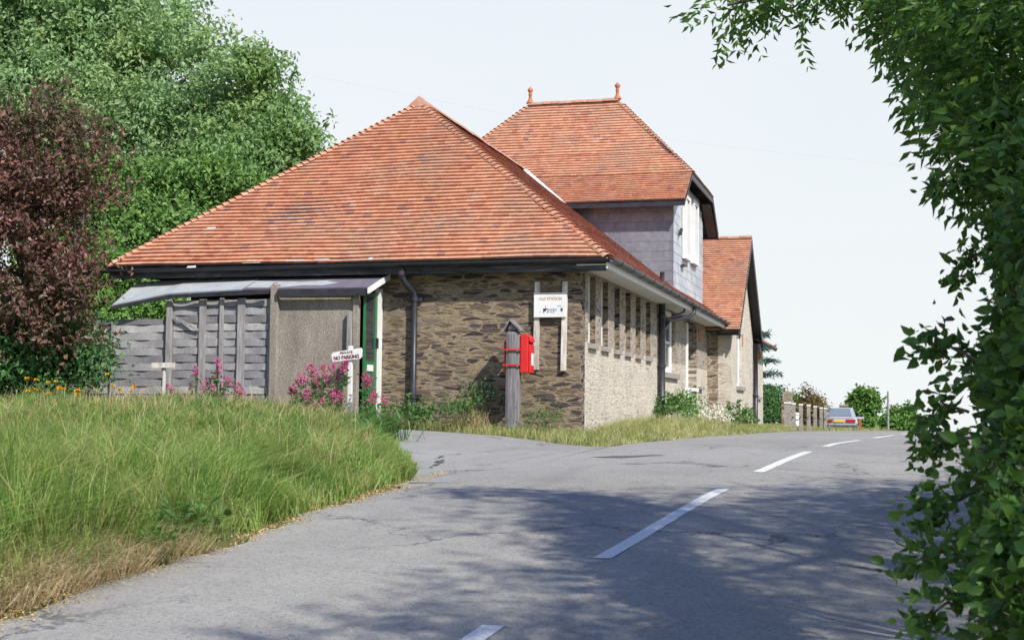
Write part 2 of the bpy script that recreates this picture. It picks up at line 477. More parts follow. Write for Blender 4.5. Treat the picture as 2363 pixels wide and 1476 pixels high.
GR = [(0, (.11, .24, .04)), (.25, (.18, .35, .06)), (.5, (.27, .45, .09)), (.75, (.36, .46, .12)), (.9, (.46, .47, .18)), (1, (.56, .48, .26))]
M_GRASS = island_mat('meadow_grass', GR, .6, .3, patch=(.50, .45, .18), patch_scale=1.4, patch_amt=.55, translucent=.5)
M_GRASSV = island_mat('verge_grass', [(0, (.17, .24, .045)), (.4, (.28, .33, .075)), (.7, (.42, .41, .15)), (1, (.58, .52, .30))], .6, .3, patch=(.58, .52, .27), patch_scale=1.1, patch_amt=.7, translucent=.3)
M_STRAW = island_mat('dry_grass', [(0, (.32, .22, .11)), (.5, (.46, .34, .18)), (1, (.58, .46, .28))], .7, .2, translucent=.2)
M_TUFT = island_mat('lush_blades', [(0, (.035, .10, .02)), (.5, (.07, .18, .035)), (1, (.12, .25, .06))], .45, .4, translucent=.3)
M_TUSSOCK = island_mat('tussock_blades', [(0, (.07, .17, .035)), (.5, (.15, .31, .065)), (1, (.28, .44, .12))], .5, .35, translucent=.4)
M_LITTER = island_mat('yellow_litter', [(0, (.20, .13, .06)), (.3, (.40, .29, .12)), (.7, (.58, .46, .21)), (1, (.16, .10, .06))], .9, .1)
def leafm(name, a, b, c, tl=.35, rough=.5, patch=None):
    return island_mat(name, [(0, a), (.5, b), (1, c)], rough, .35, patch=patch, patch_scale=.35, patch_amt=.45, translucent=tl)
M_LF_ASH = leafm('ash_leaves', (.19, .33, .14), (.29, .45, .20), (.42, .58, .27), .48, .5, patch=(.44, .53, .20))
M_LF_ASH2 = leafm('blue_green_leaves', (.15, .27, .095), (.23, .39, .14), (.34, .51, .20), .47, .5, patch=(.36, .46, .16))
M_LF_MID = leafm('mid_green_leaves', (.11, .22, .06), (.17, .31, .08), (.26, .42, .11), .42, .5)
M_LF_DARK = leafm('dark_leaves', (.045, .12, .04), (.08, .19, .06), (.13, .27, .08))
M_LF_BRIGHT = leafm('bright_leaves', (.08, .19, .035), (.14, .28, .055), (.21, .37, .08))
M_LF_RED = leafm('bronze_leaves', (.07, .032, .035), (.16, .06, .06), (.36, .16, .13), .32, .45, patch=(.07, .11, .045))
M_LF_HEDGE = leafm('hedge_leaves', (.035, .10, .02), (.07, .17, .032), (.17, .31, .06), .45, .4)
M_LF_WEED = leafm('weed_leaves', (.05, .12, .03), (.09, .19, .045), (.14, .26, .07))
M_LF_CONIF = leafm('conifer_needles', (.02, .07, .045), (.04, .11, .07), (.07, .15, .09), .15)
M_LF_RUSSET = leafm('russet_leaves', (.10, .05, .03), (.18, .12, .04), (.26, .22, .06))
M_PINK = island_mat('pink_petals', [(0, (.42, .03, .14)), (.5, (.60, .08, .26)), (1, (.70, .20, .38))], .7, .2, translucent=.25)
M_YELLOW = island_mat('yellow_petals', [(0, (.72, .36, .01)), (1, (.82, .52, .03))], .7, .2, translucent=.2)
M_CREAM = island_mat('cream_petals', [(0, (.52, .48, .33)), (.5, (.70, .67, .54)), (1, (.80, .78, .70))], .8, .2, translucent=.2)
M_CAR = mottled('silver_car_paint', (.44, .45, .50), (.48, .49, .54), 2, .3, .6, bmp=0, metal=.3)
M_CARGLASS, _t, _b = new_mat('tinted_glass', .08, .8); _b.inputs['Base Color'].default_value = (.16, .19, .20, 1)
M_PLATE = mottled('yellow_plate', (.66, .46, .06), (.72, .52, .10), 12, .5, bmp=0)
M_LAMP, _t, _b = new_mat('red_lamp_plastic', .25, .6); _b.inputs['Base Color'].default_value = (.42, .015, .012, 1)
M_RUBBER = mottled('rubber', (.015, .015, .016), (.03, .03, .03), 6, .85)

# ------------------------------------------------------------------ the setting: ground, road, drive
def axis(a, b, step, lo, hi, gr=1.25):
    c = list(np.arange(a, b+1e-6, step)); s = step
    x = a
    while x > lo: s *= gr; x -= s; c.insert(0, x)
    s = step; x = b
    while x < hi: s *= gr; x += s; c.append(x)
    return np.array(c)
def grid(name, X, Y, Z, mat):
    nx, ny = X.shape
    V = np.stack([X.ravel(), Y.ravel(), Z.ravel()], 1)
    i = (np.arange(nx-1)[:, None]*ny + np.arange(ny-1)[None]).ravel()
    F = np.stack([i, i+ny, i+ny+1, i+1], 1)
    return np_obj(name, V, F, mat, smooth=True)
gx = axis(-18, 6, .2, -2500, 2500); gy = axis(2, 60, .25, -80, 5200)
GX, GY = np.meshgrid(gx, gy, indexing='ij')
GZ = height(GX, GY)
on_road = (GX > left_edge(GY)+.25) & (GX < right_edge(GY)-.25)
drive_zone = (GX <= left_edge(GY)+.25) & (~inside(BANK, GX, GY)) & (GY > 13) & (GY < 26) & (GX > -30)
GZ = np.where(on_road, GZ-.06, np.where(drive_zone, GZ-.03, GZ))
ground = tag(grid('ground', GX, GY, GZ, M_GROUND), kind='structure')

ry = np.concatenate([np.arange(-40, 60, .25), np.arange(60, 160, 2)])
rt_ = np.linspace(0, 1, 25)
RX_ = left_edge(ry)[None]*(1-rt_[:, None]) + right_edge(ry)[None]*rt_[:, None]
RY_ = np.repeat(ry[None], 25, 0)
wob = .07*np.sin(RY_*2.1)+.05*np.sin(RY_*5.3+1)+.03*np.sin(RY_*11)
RX_ = RX_ + wob*(1-rt_[:, None])**6
def road_z(x, y): return prof(y) + .012 + .03*(1-((x-centre(y))/3.2)**2)
road = tag(grid('road', RX_, RY_, road_z(RX_, RY_), M_ROAD), kind='structure')
# driveway: from the road mouth back to the strip along the building
VERGE_Y = lambda x: np.interp(x, [-14, -9.3, -8, -6.6, -5.6, -5.0, -4.5], [24.3, 24.25, 24.1, 23.55, 22.4, 21.5, 20.9])
dx_ = np.linspace(0, 1, 60)
rows = []
for k, u in enumerate(dx_):
    x = -4.15 - 10*u
    y0 = float(np.interp(x, [-14, -9.4, -9.0, -8.2, -7.2, -5.7, -5.05, -4.85, -4.1], [23.8, 24.0, 22.7, 21.2, 19.3, 16.1, 14.5, 13.7, 13.9]))
    y1 = max(float(VERGE_Y(x)), y0+.02)
    rows.append([(x, y0+(y1-y0)*s) for s in np.linspace(0, 1, 24)])
D = np.array(rows)
drive = tag(grid('driveway', D[:, :, 0], D[:, :, 1], height(np.minimum(D[:, :, 0], -4.2), D[:, :, 1])*0 + prof(D[:, :, 1]) + .04*np.clip(-5.2-D[:, :, 0], 0, 6)*sstep((D[:, :, 1]-13)/4) + .02, M_DRIVE), kind='structure')
def drive_z(x, y): return float(prof(y) + .04*np.clip(-5.2-x, 0, 6)*sstep((y-13)/4) + .026)

# painted dashes on the road
for k in range(9):
    y0, y1 = (3.3+6*k, 7.25+6*k) if k == 0 else (9.5+6.1*(k-1), 13.6+6.1*(k-1))
    yy = np.linspace(y0, y1, 14)
    cx_ = centre(yy); wd = .062
    V = []
    for x, y in zip(cx_, yy):
        jl = R.uniform(-.004, .004)
        V += [(x-wd+jl, y, float(road_z(x-wd, y))+.005), (x+wd+jl, y, float(road_z(x+wd, y))+.005)]
    F = [(2*i, 2*i+1, 2*i+3, 2*i+2) for i in range(13)]
    MB().add(V, F).build('road_marking', M_LINE, road)
# dark cracks, tar seams and a patch
def strip(name, pts, width, mat, parent, zf):
    V = []; n = 0
    P = []
    for a, b in zip(pts[:-1], pts[1:]):
        for s in np.linspace(0, 1, 6)[:-1]:
            P.append((a[0]+(b[0]-a[0])*s + R.uniform(-.02, .02), a[1]+(b[1]-a[1])*s + R.uniform(-.05, .05)))
    P.append(pts[-1])
    for i, (x, y) in enumerate(P):
        wv = width*R.uniform(.25, 1.0)*(.3 if i in (0, len(P)-1) else 1)
        V += [(x, y-wv, zf(x, y-wv)), (x, y+wv, zf(x, y+wv))]
    F = [(2*i, 2*i+2, 2*i+3, 2*i+1) for i in range(len(P)-1)]
    return MB().add(V, F).build(name, mat, parent)
dz2 = lambda x, y: max(drive_z(x, y), float(road_z(x, y)) if x > left_edge(y)-.05 else -9)+.006
strip('crack', [(-5.05, 20.3), (-5.3, 18.9), (-5.5, 18.2)], .06, M_TAR, drive, dz2)
strip('crack', [(-5.55, 17.8), (-5.62, 17.2), (-5.55, 16.7)], .12, M_TAR, drive, dz2)
strip('crack', [(-5.45, 16.7), (-5.3, 16.1), (-5.2, 15.5)], .20, M_TAR, drive, dz2)
strip('crack', [(-7.9, 21.9), (-7.3, 21.3)], .035, M_TAR, drive, dz2)
strip('crack', [(-6.7, 23.0), (-6.2, 22.2)], .04, M_TAR, drive, dz2)
strip('tar_seam', [(-4.75, 14.3), (-4.65, 15.3), (-4.62, 16.6), (-4.5, 18.0), (-4.35, 19.4), (-4.2, 20.9)], .07, M_TAR, road, dz2)
strip('tar_seam', [(-4.62, 12.9), (-4.5, 13.6)], .10, M_TAR, road, dz2)
V = []; n = 18
for i in range(n):
    a = 2*PI*i/n; x = -3.3+.42*math.cos(a)*(1+R.uniform(-.35, .25)); y = 18.0+.26*math.sin(a)*(1+R.uniform(-.5, .4))+.25*math.cos(a)
    V.append((x, y, float(road_z(x, y))+.006))
MB().add(V, [tuple(range(n))]).build('asphalt_patch', M_TAR, road)

# ------------------------------------------------------------------ tiled slopes
def tile_rows(O, U, Vv, poly, gauge, tw, thick, jit=.0016, sag=0.0, bondhalf=True, skip=None, lap=.02):
    O, U, Vv = (np.array(a, float) for a in (O, U, Vv)); Nn = np.cross(U, Vv)
    v_min = min(p[1] for p in poly); v_max = max(p[1] for p in poly)
    Vs = []; n = len(poly)
    rr = np.random.default_rng(int(abs(O.sum()*1000)) % 99991)
    j = 0; v = v_min
    while v < v_max-.02:
        vm = min(v+gauge*.5, v_max-.01); us = []
        for i in range(n):
            (u0, a), (u1, b) = poly[i], poly[(i+1) % n]
            if (a > vm) != (b > vm): us.append(u0+(vm-a)*(u1-u0)/(b-a))
        if len(us) >= 2:
            ul, ur = min(us), max(us)
            k0 = math.floor(ul/tw)-1
            u = k0*tw + (tw/2 if (j % 2 and bondhalf) else 0)
            while u < ur:
                a, b = max(u+.0015, ul), min(u+tw-.0015, ur)
                if b-a > .03 and not (skip and skip(O+U*((a+b)/2)+Vv*v)):
                    d = rr.normal(0, jit, 4); vv = v + rr.normal(0, jit*.6)
                    sg = sag*(math.sin(a*.9+v*.7)+.6*math.sin(a*2.3-v*1.9)+.5*math.sin(v*3.1))
                    g = min(gauge, v_max-v)+lap
                    for (uu, q, h) in ((a, vv, .004+sg), (b, vv, .004+sg), (a, vv, thick+sg+d[0]), (b, vv, thick+sg+d[1]), (a, v+g, .006+sg), (b, v+g, .006+sg)):
                        Vs.append(O+U*uu+Vv*q+Nn*h)
                u += tw
        v += gauge; j += 1
    Vs = np.array(Vs); m = len(Vs)//6; base = np.arange(m)[:, None]*6
    F4 = np.concatenate([base+np.array([[2, 3, 5, 4]]), base+np.array([[0, 1, 3, 2]])])
    F3 = np.concatenate([base+np.array([[0, 2, 4]]), base+np.array([[1, 5, 3]])])
    return Vs, F4, F3
def join(parts):
    V = []; F4 = []; F3 = []; o = 0
    for v, a, b in parts:
        V.append(v); F4.append(a+o); F3.append(b+o); o += len(v)
    return np.concatenate(V), [np.concatenate(F4), np.concatenate(F3)]
def unit(a): a = np.array(a, float); return a/np.linalg.norm(a)
def slope_poly(O, U, Vv, pts):
    O = np.array(O, float)
    return [(float((np.array(p)-O)@U), float((np.array(p)-O)@Vv)) for p in pts]
def bonnet(A, B, step, r, mat_parts, drop=.0, seg=6, side=(1, 0, 0)):
    """overlapping half-cone hip tiles from the eave A up to B"""
    A, B = np.array(A, float), np.array(B, float)
    L = np.linalg.norm(B-A); d = (B-A)/L
    a = np.cross(d, [0, 0, 1.0]); a /= np.linalg.norm(a); up = np.cross(a, d)
    V = []; n = int(L/step)
    for i in range(n):
        c0 = A+d*(i*step); c1 = A+d*((i+1.35)*step)
        for (c, rad, lift) in ((c0, r, .03), (c1, r*.72, .0)):
            for k in range(seg+1):
                th = PI*(.04+.92*k/seg)
                V.append(c + a*math.cos(th)*rad*1.15 + up*(math.sin(th)*rad*.75 + lift - .045) + np.array([R.uniform(-.003, .003) for _ in range(3)]))
    V = np.array(V); s = seg+1; F = []
    for i in range(n):
        o = i*2*s
        for k in range(seg): F.append((o+k, o+k+1, o+s+k+1, o+s+k))
        F.append((o, o+seg, o+seg, o)) if False else None
    mat_parts.append((V, np.array(F), np.zeros((0, 3), int)))
    # thickness lip at each lower end
    V2 = []; F2 = []
    for i in range(n):
        o = len(V2)
        ring = V[i*2*s:i*2*s+s]
        V2 += list(ring) + list(ring - up*.02 + d*.004)
        F2 += [(o+k, o+s+k, o+s+k+1, o+k+1) for k in range(seg)]
    mat_parts.append((np.array(V2), np.array(F2), np.zeros((0, 3), int)))

# ------------------------------------------------------------------ the station building
bld = thing('station_building', (-10, 30, 1.1), 'old stone station with hipped orange clay tile roof and slate hung upper storey', 'building')
XS, YF = -5.54, 25.1
PK = np.array([-10.1, 29.08, 8.45])
EL = np.array([-15.27, 24.72, 4.40]); ER = np.array([-4.93, 24.72, 4.40])
# front wall and unseen walls
MB().box(-13.55, XS, YF, YF+.42, .6, 4.32).box(-13.55, -13.13, YF+.42, 45, .6, 4.32).build('front_wall', M_STONE, bld)
# side wall with openings: piers, dado, lintels
win = [(25.82, 26.48), (27.04, 27.72), (28.39, 28.99), (29.61, 30.26), (30.91, 31.53), (32.27, 32.91)]
zs_, zh_ = 2.90, 4.22
sw = MB(); su = MB()
ZT = 4.32
prev = YF+.42
ops = [(max(a, YF+.42), b, zs_, zh_) for a, b in win] + [(35.03, 36.9, 2.60, 4.24), (39.0, 41.15, 2.30, 4.22)]
for a, b, s0, s1 in ops:
    if a > prev+.01:
        sw.box(XS-.42, XS, prev, a, .6, 2.9); su.box(XS-.42, XS, prev, a, 2.9, ZT)
    sw.box(XS-.42, XS, a, b, .6, min(s0, 2.9))
    su.box(XS-.42, XS, a, b, s1, ZT)
    prev = b
sw.box(XS-.42, XS, prev, 43.6, .6, 2.9); su.box(XS-.42, XS, prev, 43.6, 2.9, ZT)
su.build('side_wall', M_STONE_U, bld)
sw.build('side_wall', M_STONE_S, bld)
# a front return so the corner quoins read as the same masonry as the side
for a, b in win:
    fr = MB(); d0 = XS-.115
    fr.box(d0-.05, d0, a, a+.09, zs_, zh_).box(d0-.05, d0, b-.13, b, zs_, zh_).box(d0-.05, d0, a+.09, b-.13, zs_, zs_+.09).box(d0-.05, d0, a+.09, b-.13, zh_-.09, zh_)
    f = fr.build('window', M_WHITE, bld)
    MB().box(d0-.04, d0-.03, a+.09, b-.13, zs_+.09, zh_-.09).build('pane', M_GLASS, f)
    MB().box(d0+.002, XS-.004, b-.006, b-.001, zs_+.015, zh_-.002).build('shade_reveal', M_STONE, f)  # thin dark facing on the far jamb, its shade put in as colour
    sl = MB(); sl.hexa([(XS-.115, a-.05, zs_-.11), (XS+.07, a-.05, zs_-.11), (XS+.07, b+.03, zs_-.11), (XS-.115, b+.03, zs_-.11), (XS-.115, a-.05, zs_+.012), (XS+.07, a-.05, zs_-.02), (XS+.07, b+.03, zs_-.02), (XS-.115, b+.03, zs_+.012)])
    sl.build('sill', M_CONCPOST, f)
# sash window
a, b = 35.03, 36.9; d0 = XS-.10
fr = MB()
fr.box(d0-.06, d0, a, a+.12, 2.6, 4.24).box(d0-.06, d0, b-.30, b, 2.6, 4.24).box(d0-.06, d0, a+.12, b-.30, 2.6, 2.78).box(d0-.06, d0, a+.12, b-.30, 4.1, 4.24).box(d0-.05, d0-.008, a+.12, b-.30, 3.38, 3.45).box(d0-.05, d0-.01, a+.72, a+.78, 2.78, 3.38).box(d0-.05, d0-.01, a+.72, a+.78, 3.45, 4.1)
f = fr.build('window', M_WHITE, bld)
MB().box(d0-.045, d0-.03, a+.12, b-.30, 2.78, 4.1).build('pane', M_GLASS, f)
MB().box(XS-.12, XS+.09, a-.08, b+.35, 2.47, 2.60).build('sill', M_CONCPOST, f)
# recessed arched opening with white frame and white sill block
a, b = 39.0, 41.15; d0 = XS-.26
fr = MB()
fr.box(d0-.06, d0, a, a+.14, 2.3, 4.22).box(d0-.06, d0, b-.16, b, 2.3, 4.22).box(d0-.06, d0, a+.14, b-.16, 4.02, 4.22).box(d0-.06, d0, a+.14, b-.16, 2.3, 2.42).box(d0-.05, d0-.01, 40.05, 40.13, 2.42, 4.02)
fr.box(XS+.002, XS+.05, a-.14, a+.02, 2.32, 4.10)
f = fr.build('window', M_WHITE, bld)
MB().box(d0-.045, d0-.03, a+.14, b-.16, 2.42, 4.02).build('pane', M_GLASS, f)
MB().box(XS-.2, XS+.06, a-.2, b+.05, 2.2, 2.30).box(XS+.002, XS+.04, a-.12, a+.7, 1.2, 2.19).build('sill', M_WHITE, f)
jb = MB()
for k in range(9):
    z0 = 2.34+k*.205
    jb.box(d0+.004, XS-.004, b-.012, b-.002, z0, z0+.09)
jb.build('quoins', M_STONE_W, f)
MB().box(XS+.002, XS+.02, 41.5, 42.1, 3.72, 4.10).build('brick_lintel', M_BRICK, bld, bevel=.02)
MB().box(XS+.002, XS+.10, 41.4, 42.3, 2.28, 2.36).build('string_course', M_CONCPOST, bld)
# eaves of the side: soffit, fascia, gutter with brackets
MB().box(XS+.002, -4.99, 24.75, 44.6, 4.262, 4.285).build('soffit', M_SOFFIT, bld)
fa = MB(); fa.box(-4.985, -4.955, 24.72, 44.9, 4.20, 4.40).build('fascia_board', M_WHITE, bld)
gut = MB()
def gutter(mb, p0, p1, out, r=.075, n=8):
    """half-round trough from p0 to p1, opening upwards, bulging towards out"""
    p0, p1, out = np.array(p0), np.array(p1), np.array(out); V = []
    for p in (p0, p1):
        for k in range(n+1):
            th = PI*k/n; V.append(p + out*(-math.cos(th)*r) + np.array([0, 0, -math.sin(th)*r]))
        for k in range(n+1):
            th = PI*k/n; V.append(p + out*(-math.cos(th)*(r-.01)) + np.array([0, 0, -math.sin(th)*(r-.01)]))
    s = n+1; F = []
    for k in range(n):
        F += [(k, k+1, 2*s+k+1, 2*s+k), (s+k, 3*s+k, 3*s+k+1, s+k+1), (k, s+k, s+k+1, k+1), (2*s+k, 2*s+k+1, 3*s+k+1, 3*s+k)]
    F += [(0, 2*s, 3*s, s), (n, s+n, 3*s+n, 2*s+n)]
    mb.add(V, F)
gutter(gut, (-4.87, 24.68, 4.385), (-4.87, 45.1, 4.385), (1, 0, 0))
go = gut.build('gutter', M_GUTTER, bld)
for k in range(17):
    y = 25.4+k*1.2
    bm_ = MB()
    for q in range(8):
        t0, t1 = PI*q/8, PI*(q+1)/8
        p = [(-4.87-math.cos(th)*rr_, 4.385-math.sin(th)*rr_) for th, rr_ in ((t0, .078), (t1, .078), (t1, .088), (t0, .088))]
        bm_.prism([(p_[0], y, p_[1]) for p_ in p], (0, .05, 0))
    bm_.build('gutter_bracket', M_BLACK, go)
# front eaves: weathered board and black gutter
fb = MB(); fb.box(-15.2, -4.99, 24.76, 24.80, 4.16, 4.40).build('fascia_board', M_FASCIA, bld)
gut = MB(); gutter(gut, (-15.35, 24.675, 4.335), (-4.90, 24.675, 4.375), (0, -1, 0), .07); gut.build('gutter', M_BLACK, bld)
MB().box(-15.1, XS, 24.805, YF-.003, 4.20, 4.225).build('soffit', M_BLACK, bld)
# roof decks (closed dark timber under the tiles)
TH = .10
dk = MB()
def deck(mb, pts, th=TH):
    p = [np.array(q, float) for q in pts]
    nn = np.cross(p[1]-p[0], p[2]-p[0]); nn /= np.linalg.norm(nn)
    if nn[2] < 0: nn = -nn
    mb.prism([q for q in p][::-1], -nn*th)
RB = np.array([-10.1, 50.0, 8.45]); EB = np.array([-4.93, 45.0, 4.40]); WL = np.array([-15.27, 45.0, 4.40])
deck(dk, [EL, ER, PK]); deck(dk, [ER, EB, (-10.1, 45, 8.45), PK]); deck(dk, [(-15.27, 45, 4.4), EL, PK, (-10.1, 45, 8.45)])
dk.build('roof_deck', M_FASCIA, bld)
tiles = []
Uf = np.array([1.0, 0, 0]); Vf = unit(PK-np.array([PK[0], 24.72, 4.40]))
tiles.append(tile_rows(EL, Uf, Vf, slope_poly(EL, Uf, Vf, [EL, ER, PK]), .124, .165, .055, sag=.013))
V_, F_ = join(tiles)
np_obj('roof', V_, F_, M_TILE, bld)
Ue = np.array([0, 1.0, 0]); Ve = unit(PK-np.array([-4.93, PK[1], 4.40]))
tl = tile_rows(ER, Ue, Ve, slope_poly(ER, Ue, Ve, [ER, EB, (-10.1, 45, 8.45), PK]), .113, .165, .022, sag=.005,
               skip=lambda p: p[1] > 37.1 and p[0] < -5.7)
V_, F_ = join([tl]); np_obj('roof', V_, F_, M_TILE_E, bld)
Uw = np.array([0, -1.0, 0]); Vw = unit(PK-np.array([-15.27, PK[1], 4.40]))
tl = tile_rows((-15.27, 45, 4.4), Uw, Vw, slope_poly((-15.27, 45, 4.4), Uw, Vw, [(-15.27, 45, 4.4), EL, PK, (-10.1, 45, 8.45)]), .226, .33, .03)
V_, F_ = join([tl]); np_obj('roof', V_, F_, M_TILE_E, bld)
for A_ in (ER, EL):
    hp = []; bonnet(A_, PK, .152, .115, hp)
    V_, F_ = join(hp); np_obj('hip_tiles', V_, F_, M_TILE, bld)
def ridge(p0, p1, r=.12, step=.45, parent=bld):
    p0, p1 = np.array(p0, float), np.array(p1, float); L = np.linalg.norm(p1-p0); d = (p1-p0)/L
    a = np.cross(d, [0, 0, 1.0]); mb = MB(); n = max(1, int(L/step)); s = L/n
    for i in range(n):
        q = []
        rr_ = r*R.uniform(.97, 1.05); dz = R.uniform(-.008, .008)
        for e in (0.0, s-.012):
            for k in range(9):
                th = PI*k/8; q.append(p0+d*(i*s+e)+a*math.cos(th)*rr_+np.array([0, 0, math.sin(th)*rr_*.8-.03+dz]))
        mb.add(q, [(k, k+1, 9+k+1, 9+k) for k in range(8)] + [tuple(range(9))[::-1], tuple(range(9, 18))])
    return mb.build('ridge_tiles', M_RIDGE, parent)
ridge(PK+np.array([0, -.05, .02]), (-10.1, 38.0, 8.47))
# little cap where the two hips meet
MB().prism([(PK[0]-.30, PK[1]-.22, PK[2]-.16), (PK[0]+.30, PK[1]-.22, PK[2]-.16), (PK[0], PK[1]-.16, PK[2]+.13)], (0, .35, 0)).build('hip_cap', M_RIDGE, bld)
# a slipped pale tile and a few patched tiles
def on_front(u_px, v_px):
    r = px_ray(u_px, v_px); n = np.cross(Uf, Vf); s = ((EL-CAM)@n)/(r@n); return CAM+r*s + n*.045
for (x, y, wdt, hgt) in ((478, 532, .20, .10), (432, 622, .20, .07), (660, 606, .42, .03), (725, 604, .34, .03), (560, 611, .4, .025), (851, 603, .08, .07)):
    c = on_front(x, y)
    MB().add([c, c+Uf*wdt, c+Uf*wdt*.9+Vf*hgt, c+Vf*hgt*.8], [(0, 1, 2, 3)]).build('patched_tile', M_LEAD, bld)

# --- slate hung tower
TX0, TX1, TY0, TY1 = -12.6, -5.58, 36.8, 42.9
KY0, KY1, KZ = 37.76, 42.5, 8.18
EY0, EY1, EZ = 36.35, 43.9, 7.23
RY0 = 40.12; RZ = 10.80; RXL, RXR = -10.5, -7.72; VX = -5.22; VXL = -13.1
tw_ = MB()
tw_.prism([(TX1-.03, TY0+.03, 4.2), (TX1-.03, TY1-.03, 4.2), (TX1-.03, TY1-.03, 7.5), (TX1-.03, KY1-.4, 8.02), (TX1-.03, KY0+.4, 8.02), (TX1-.03, TY0+.03, 7.4)], (TX0-TX1, 0, 0))
tower = tw_.build('tower_wall', M_BLACK, bld)
sl = [tile_rows((TX0, TY0+.02, 4.3), (1, 0, 0), (0, 0, 1), [(0, 0), (TX1-TX0, 0), (TX1-TX0, 3.0), (0, 3.0)], .268, .30, .009, jit=.0005, lap=-.006)]
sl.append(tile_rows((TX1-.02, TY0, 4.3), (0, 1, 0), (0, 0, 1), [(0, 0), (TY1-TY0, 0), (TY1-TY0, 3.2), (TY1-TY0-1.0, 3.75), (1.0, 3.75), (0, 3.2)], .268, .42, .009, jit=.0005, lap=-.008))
for q_, m_ in zip(sl, (M_SLATE, M_SLATE_LIT)):
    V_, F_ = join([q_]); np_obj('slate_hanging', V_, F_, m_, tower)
for (a, b, z0, z1) in ((38.42, 39.5, 5.88, 7.72), (40.1, 41.2, 5.92, 7.8)):
    f = MB()
    f.box(TX1, TX1+.10, a, a+.20, z0, z1).box(TX1, TX1+.10, b-.20, b, z0, z1).box(TX1, TX1+.10, a+.20, b-.20, z1-.12, z1).box(TX1, TX1+.12, a+.20, b-.20, z0, z0+.12).box(TX1, TX1+.07, (a+b)/2-.05, (a+b)/2+.05, z0+.12, z1-.12)
    f = f.build('window', M_SOFFIT, tower)
    MB().box(TX1+.01, TX1+.02, a+.2, b-.2, z0+.12, z1-.12).build('pane', M_GLASS, f)
for (y, z, dy, dz) in ((37.62, 6.42, .25, .16), (38.15, 5.62, .5, .03)):
    MB().hexa([(TX1+.012, y, z), (TX1+.10, y, z), (TX1+.10, y+dy, z+dz), (TX1+.012, y+dy, z+dz), (TX1+.012, y, z+.07), (TX1+.10, y, z+.07), (TX1+.10, y+dy, z+dz+.07), (TX1+.012, y+dy, z+dz+.07)]).build('wall_bracket', M_BLACK, tower)
dk = MB()
HY, HZ = 38.55, 8.93; hs = (HZ-KZ)/(RZ-KZ)
HXL, HXR = VXL+(RXL-VXL)*hs, VX+(RXR-VX)*hs
FRONT = [(VXL, VX, EY0, EZ), (VXL, VX, 37.0, 7.63), (VXL, VX, KY0, KZ), (HXL, HXR, HY, HZ), (RXL, RXR, RY0, RZ)]
for (a0, a1, ay, az), (b0, b1, by, bz) in zip(FRONT[:-1], FRONT[1:]):
    deck(dk, [(a0, ay, az), (a1, ay, az), (b1, by, bz), (b0, by, bz)], .07)
deck(dk, [(VXL, EY1, EZ), (VX, EY1, EZ), (VX, KY1, KZ), (VXL, KY1, KZ)], .07)
deck(dk, [(VXL, KY1, KZ), (VX, KY1, KZ), (RXR, RY0, RZ), (RXL, RY0, RZ)], .07)
deck(dk, [(VX, KY0, KZ), (VX, KY1, KZ), (RXR, RY0, RZ)], .07); deck(dk, [(VXL, KY0, KZ), (VXL, KY1, KZ), (RXL, RY0, RZ)], .07)
dk.build('roof_deck', M_FASCIA, bld)
def slope(O, Upt, Vpt, pts, **kw):
    U = unit(np.array(Upt)-np.array(O)); w_ = np.array(Vpt)-np.array(O); Vv = unit(w_-U*(w_@U))
    return tile_rows(O, U, Vv, slope_poly(O, U, Vv, pts), **kw)
kw = dict(gauge=.124, tw=.165, thick=.048, sag=.007)
P = []
for (a0, a1, ay, az), (b0, b1, by, bz) in zip(FRONT[:-1], FRONT[1:]):
    P.append(slope((a0, ay, az), (a1, ay, az), (b0, by, bz), [(a0, ay, az), (a1, ay, az), (b1, by, bz), (b0, by, bz)], **kw))
P.append(slope((VX, KY0, KZ), (VX, KY1, KZ), (RXR, RY0, RZ), [(VX, KY0, KZ), (VX, KY1, KZ), (RXR, RY0, RZ)], **kw))
P.append(slope((VX, EY1, EZ), (VXL, EY1, EZ), (VX, KY1, KZ), [(VX, EY1, EZ), (VXL, EY1, EZ), (VXL, KY1, KZ), (VX, KY1, KZ)], gauge=.226, tw=.33, thick=.03))
P.append(slope((VX, KY1, KZ), (VXL, KY1, KZ), (RXR, RY0, RZ), [(VX, KY1, KZ), (VXL, KY1, KZ), (RXL, RY0, RZ), (RXR, RY0, RZ)], gauge=.226, tw=.33, thick=.03))
P.append(slope((VXL, KY1, KZ), (VXL, KY0, KZ), (RXL, RY0, RZ), [(VXL, KY1, KZ), (VXL, KY0, KZ), (RXL, RY0, RZ)], gauge=.226, tw=.33, thick=.03))
V_, F_ = join(P); np_obj('tower_roof', V_, F_, M_TILE, bld)
for A_, B_ in (((VX, KY0, KZ), (HXR, HY, HZ)), ((HXR, HY, HZ), (RXR, RY0, RZ)), ((VXL, KY0, KZ), (HXL, HY, HZ)), ((HXL, HY, HZ), (RXL, RY0, RZ))):
    hp = []; bonnet(A_, B_, .152, .10, hp)
    V_, F_ = join(hp); np_obj('hip_tiles', V_, F_, M_TILE, bld)
rg = ridge((RXL, RY0, RZ+.02), (RXR, RY0, RZ+.02), .13, .40)
for x in (RXL+.05, RXR-.05):
    MB().lathe((x, RY0, RZ+.06), [(.13, 0), (.10, .05), (.055, .12), (.045, .24), (.065, .27), (.045, .30), (.05, .34), (.085, .38), (.08, .43), (.04, .47), (.012, .50)], 12).build('finial', M_TERRA, rg, smooth=True)
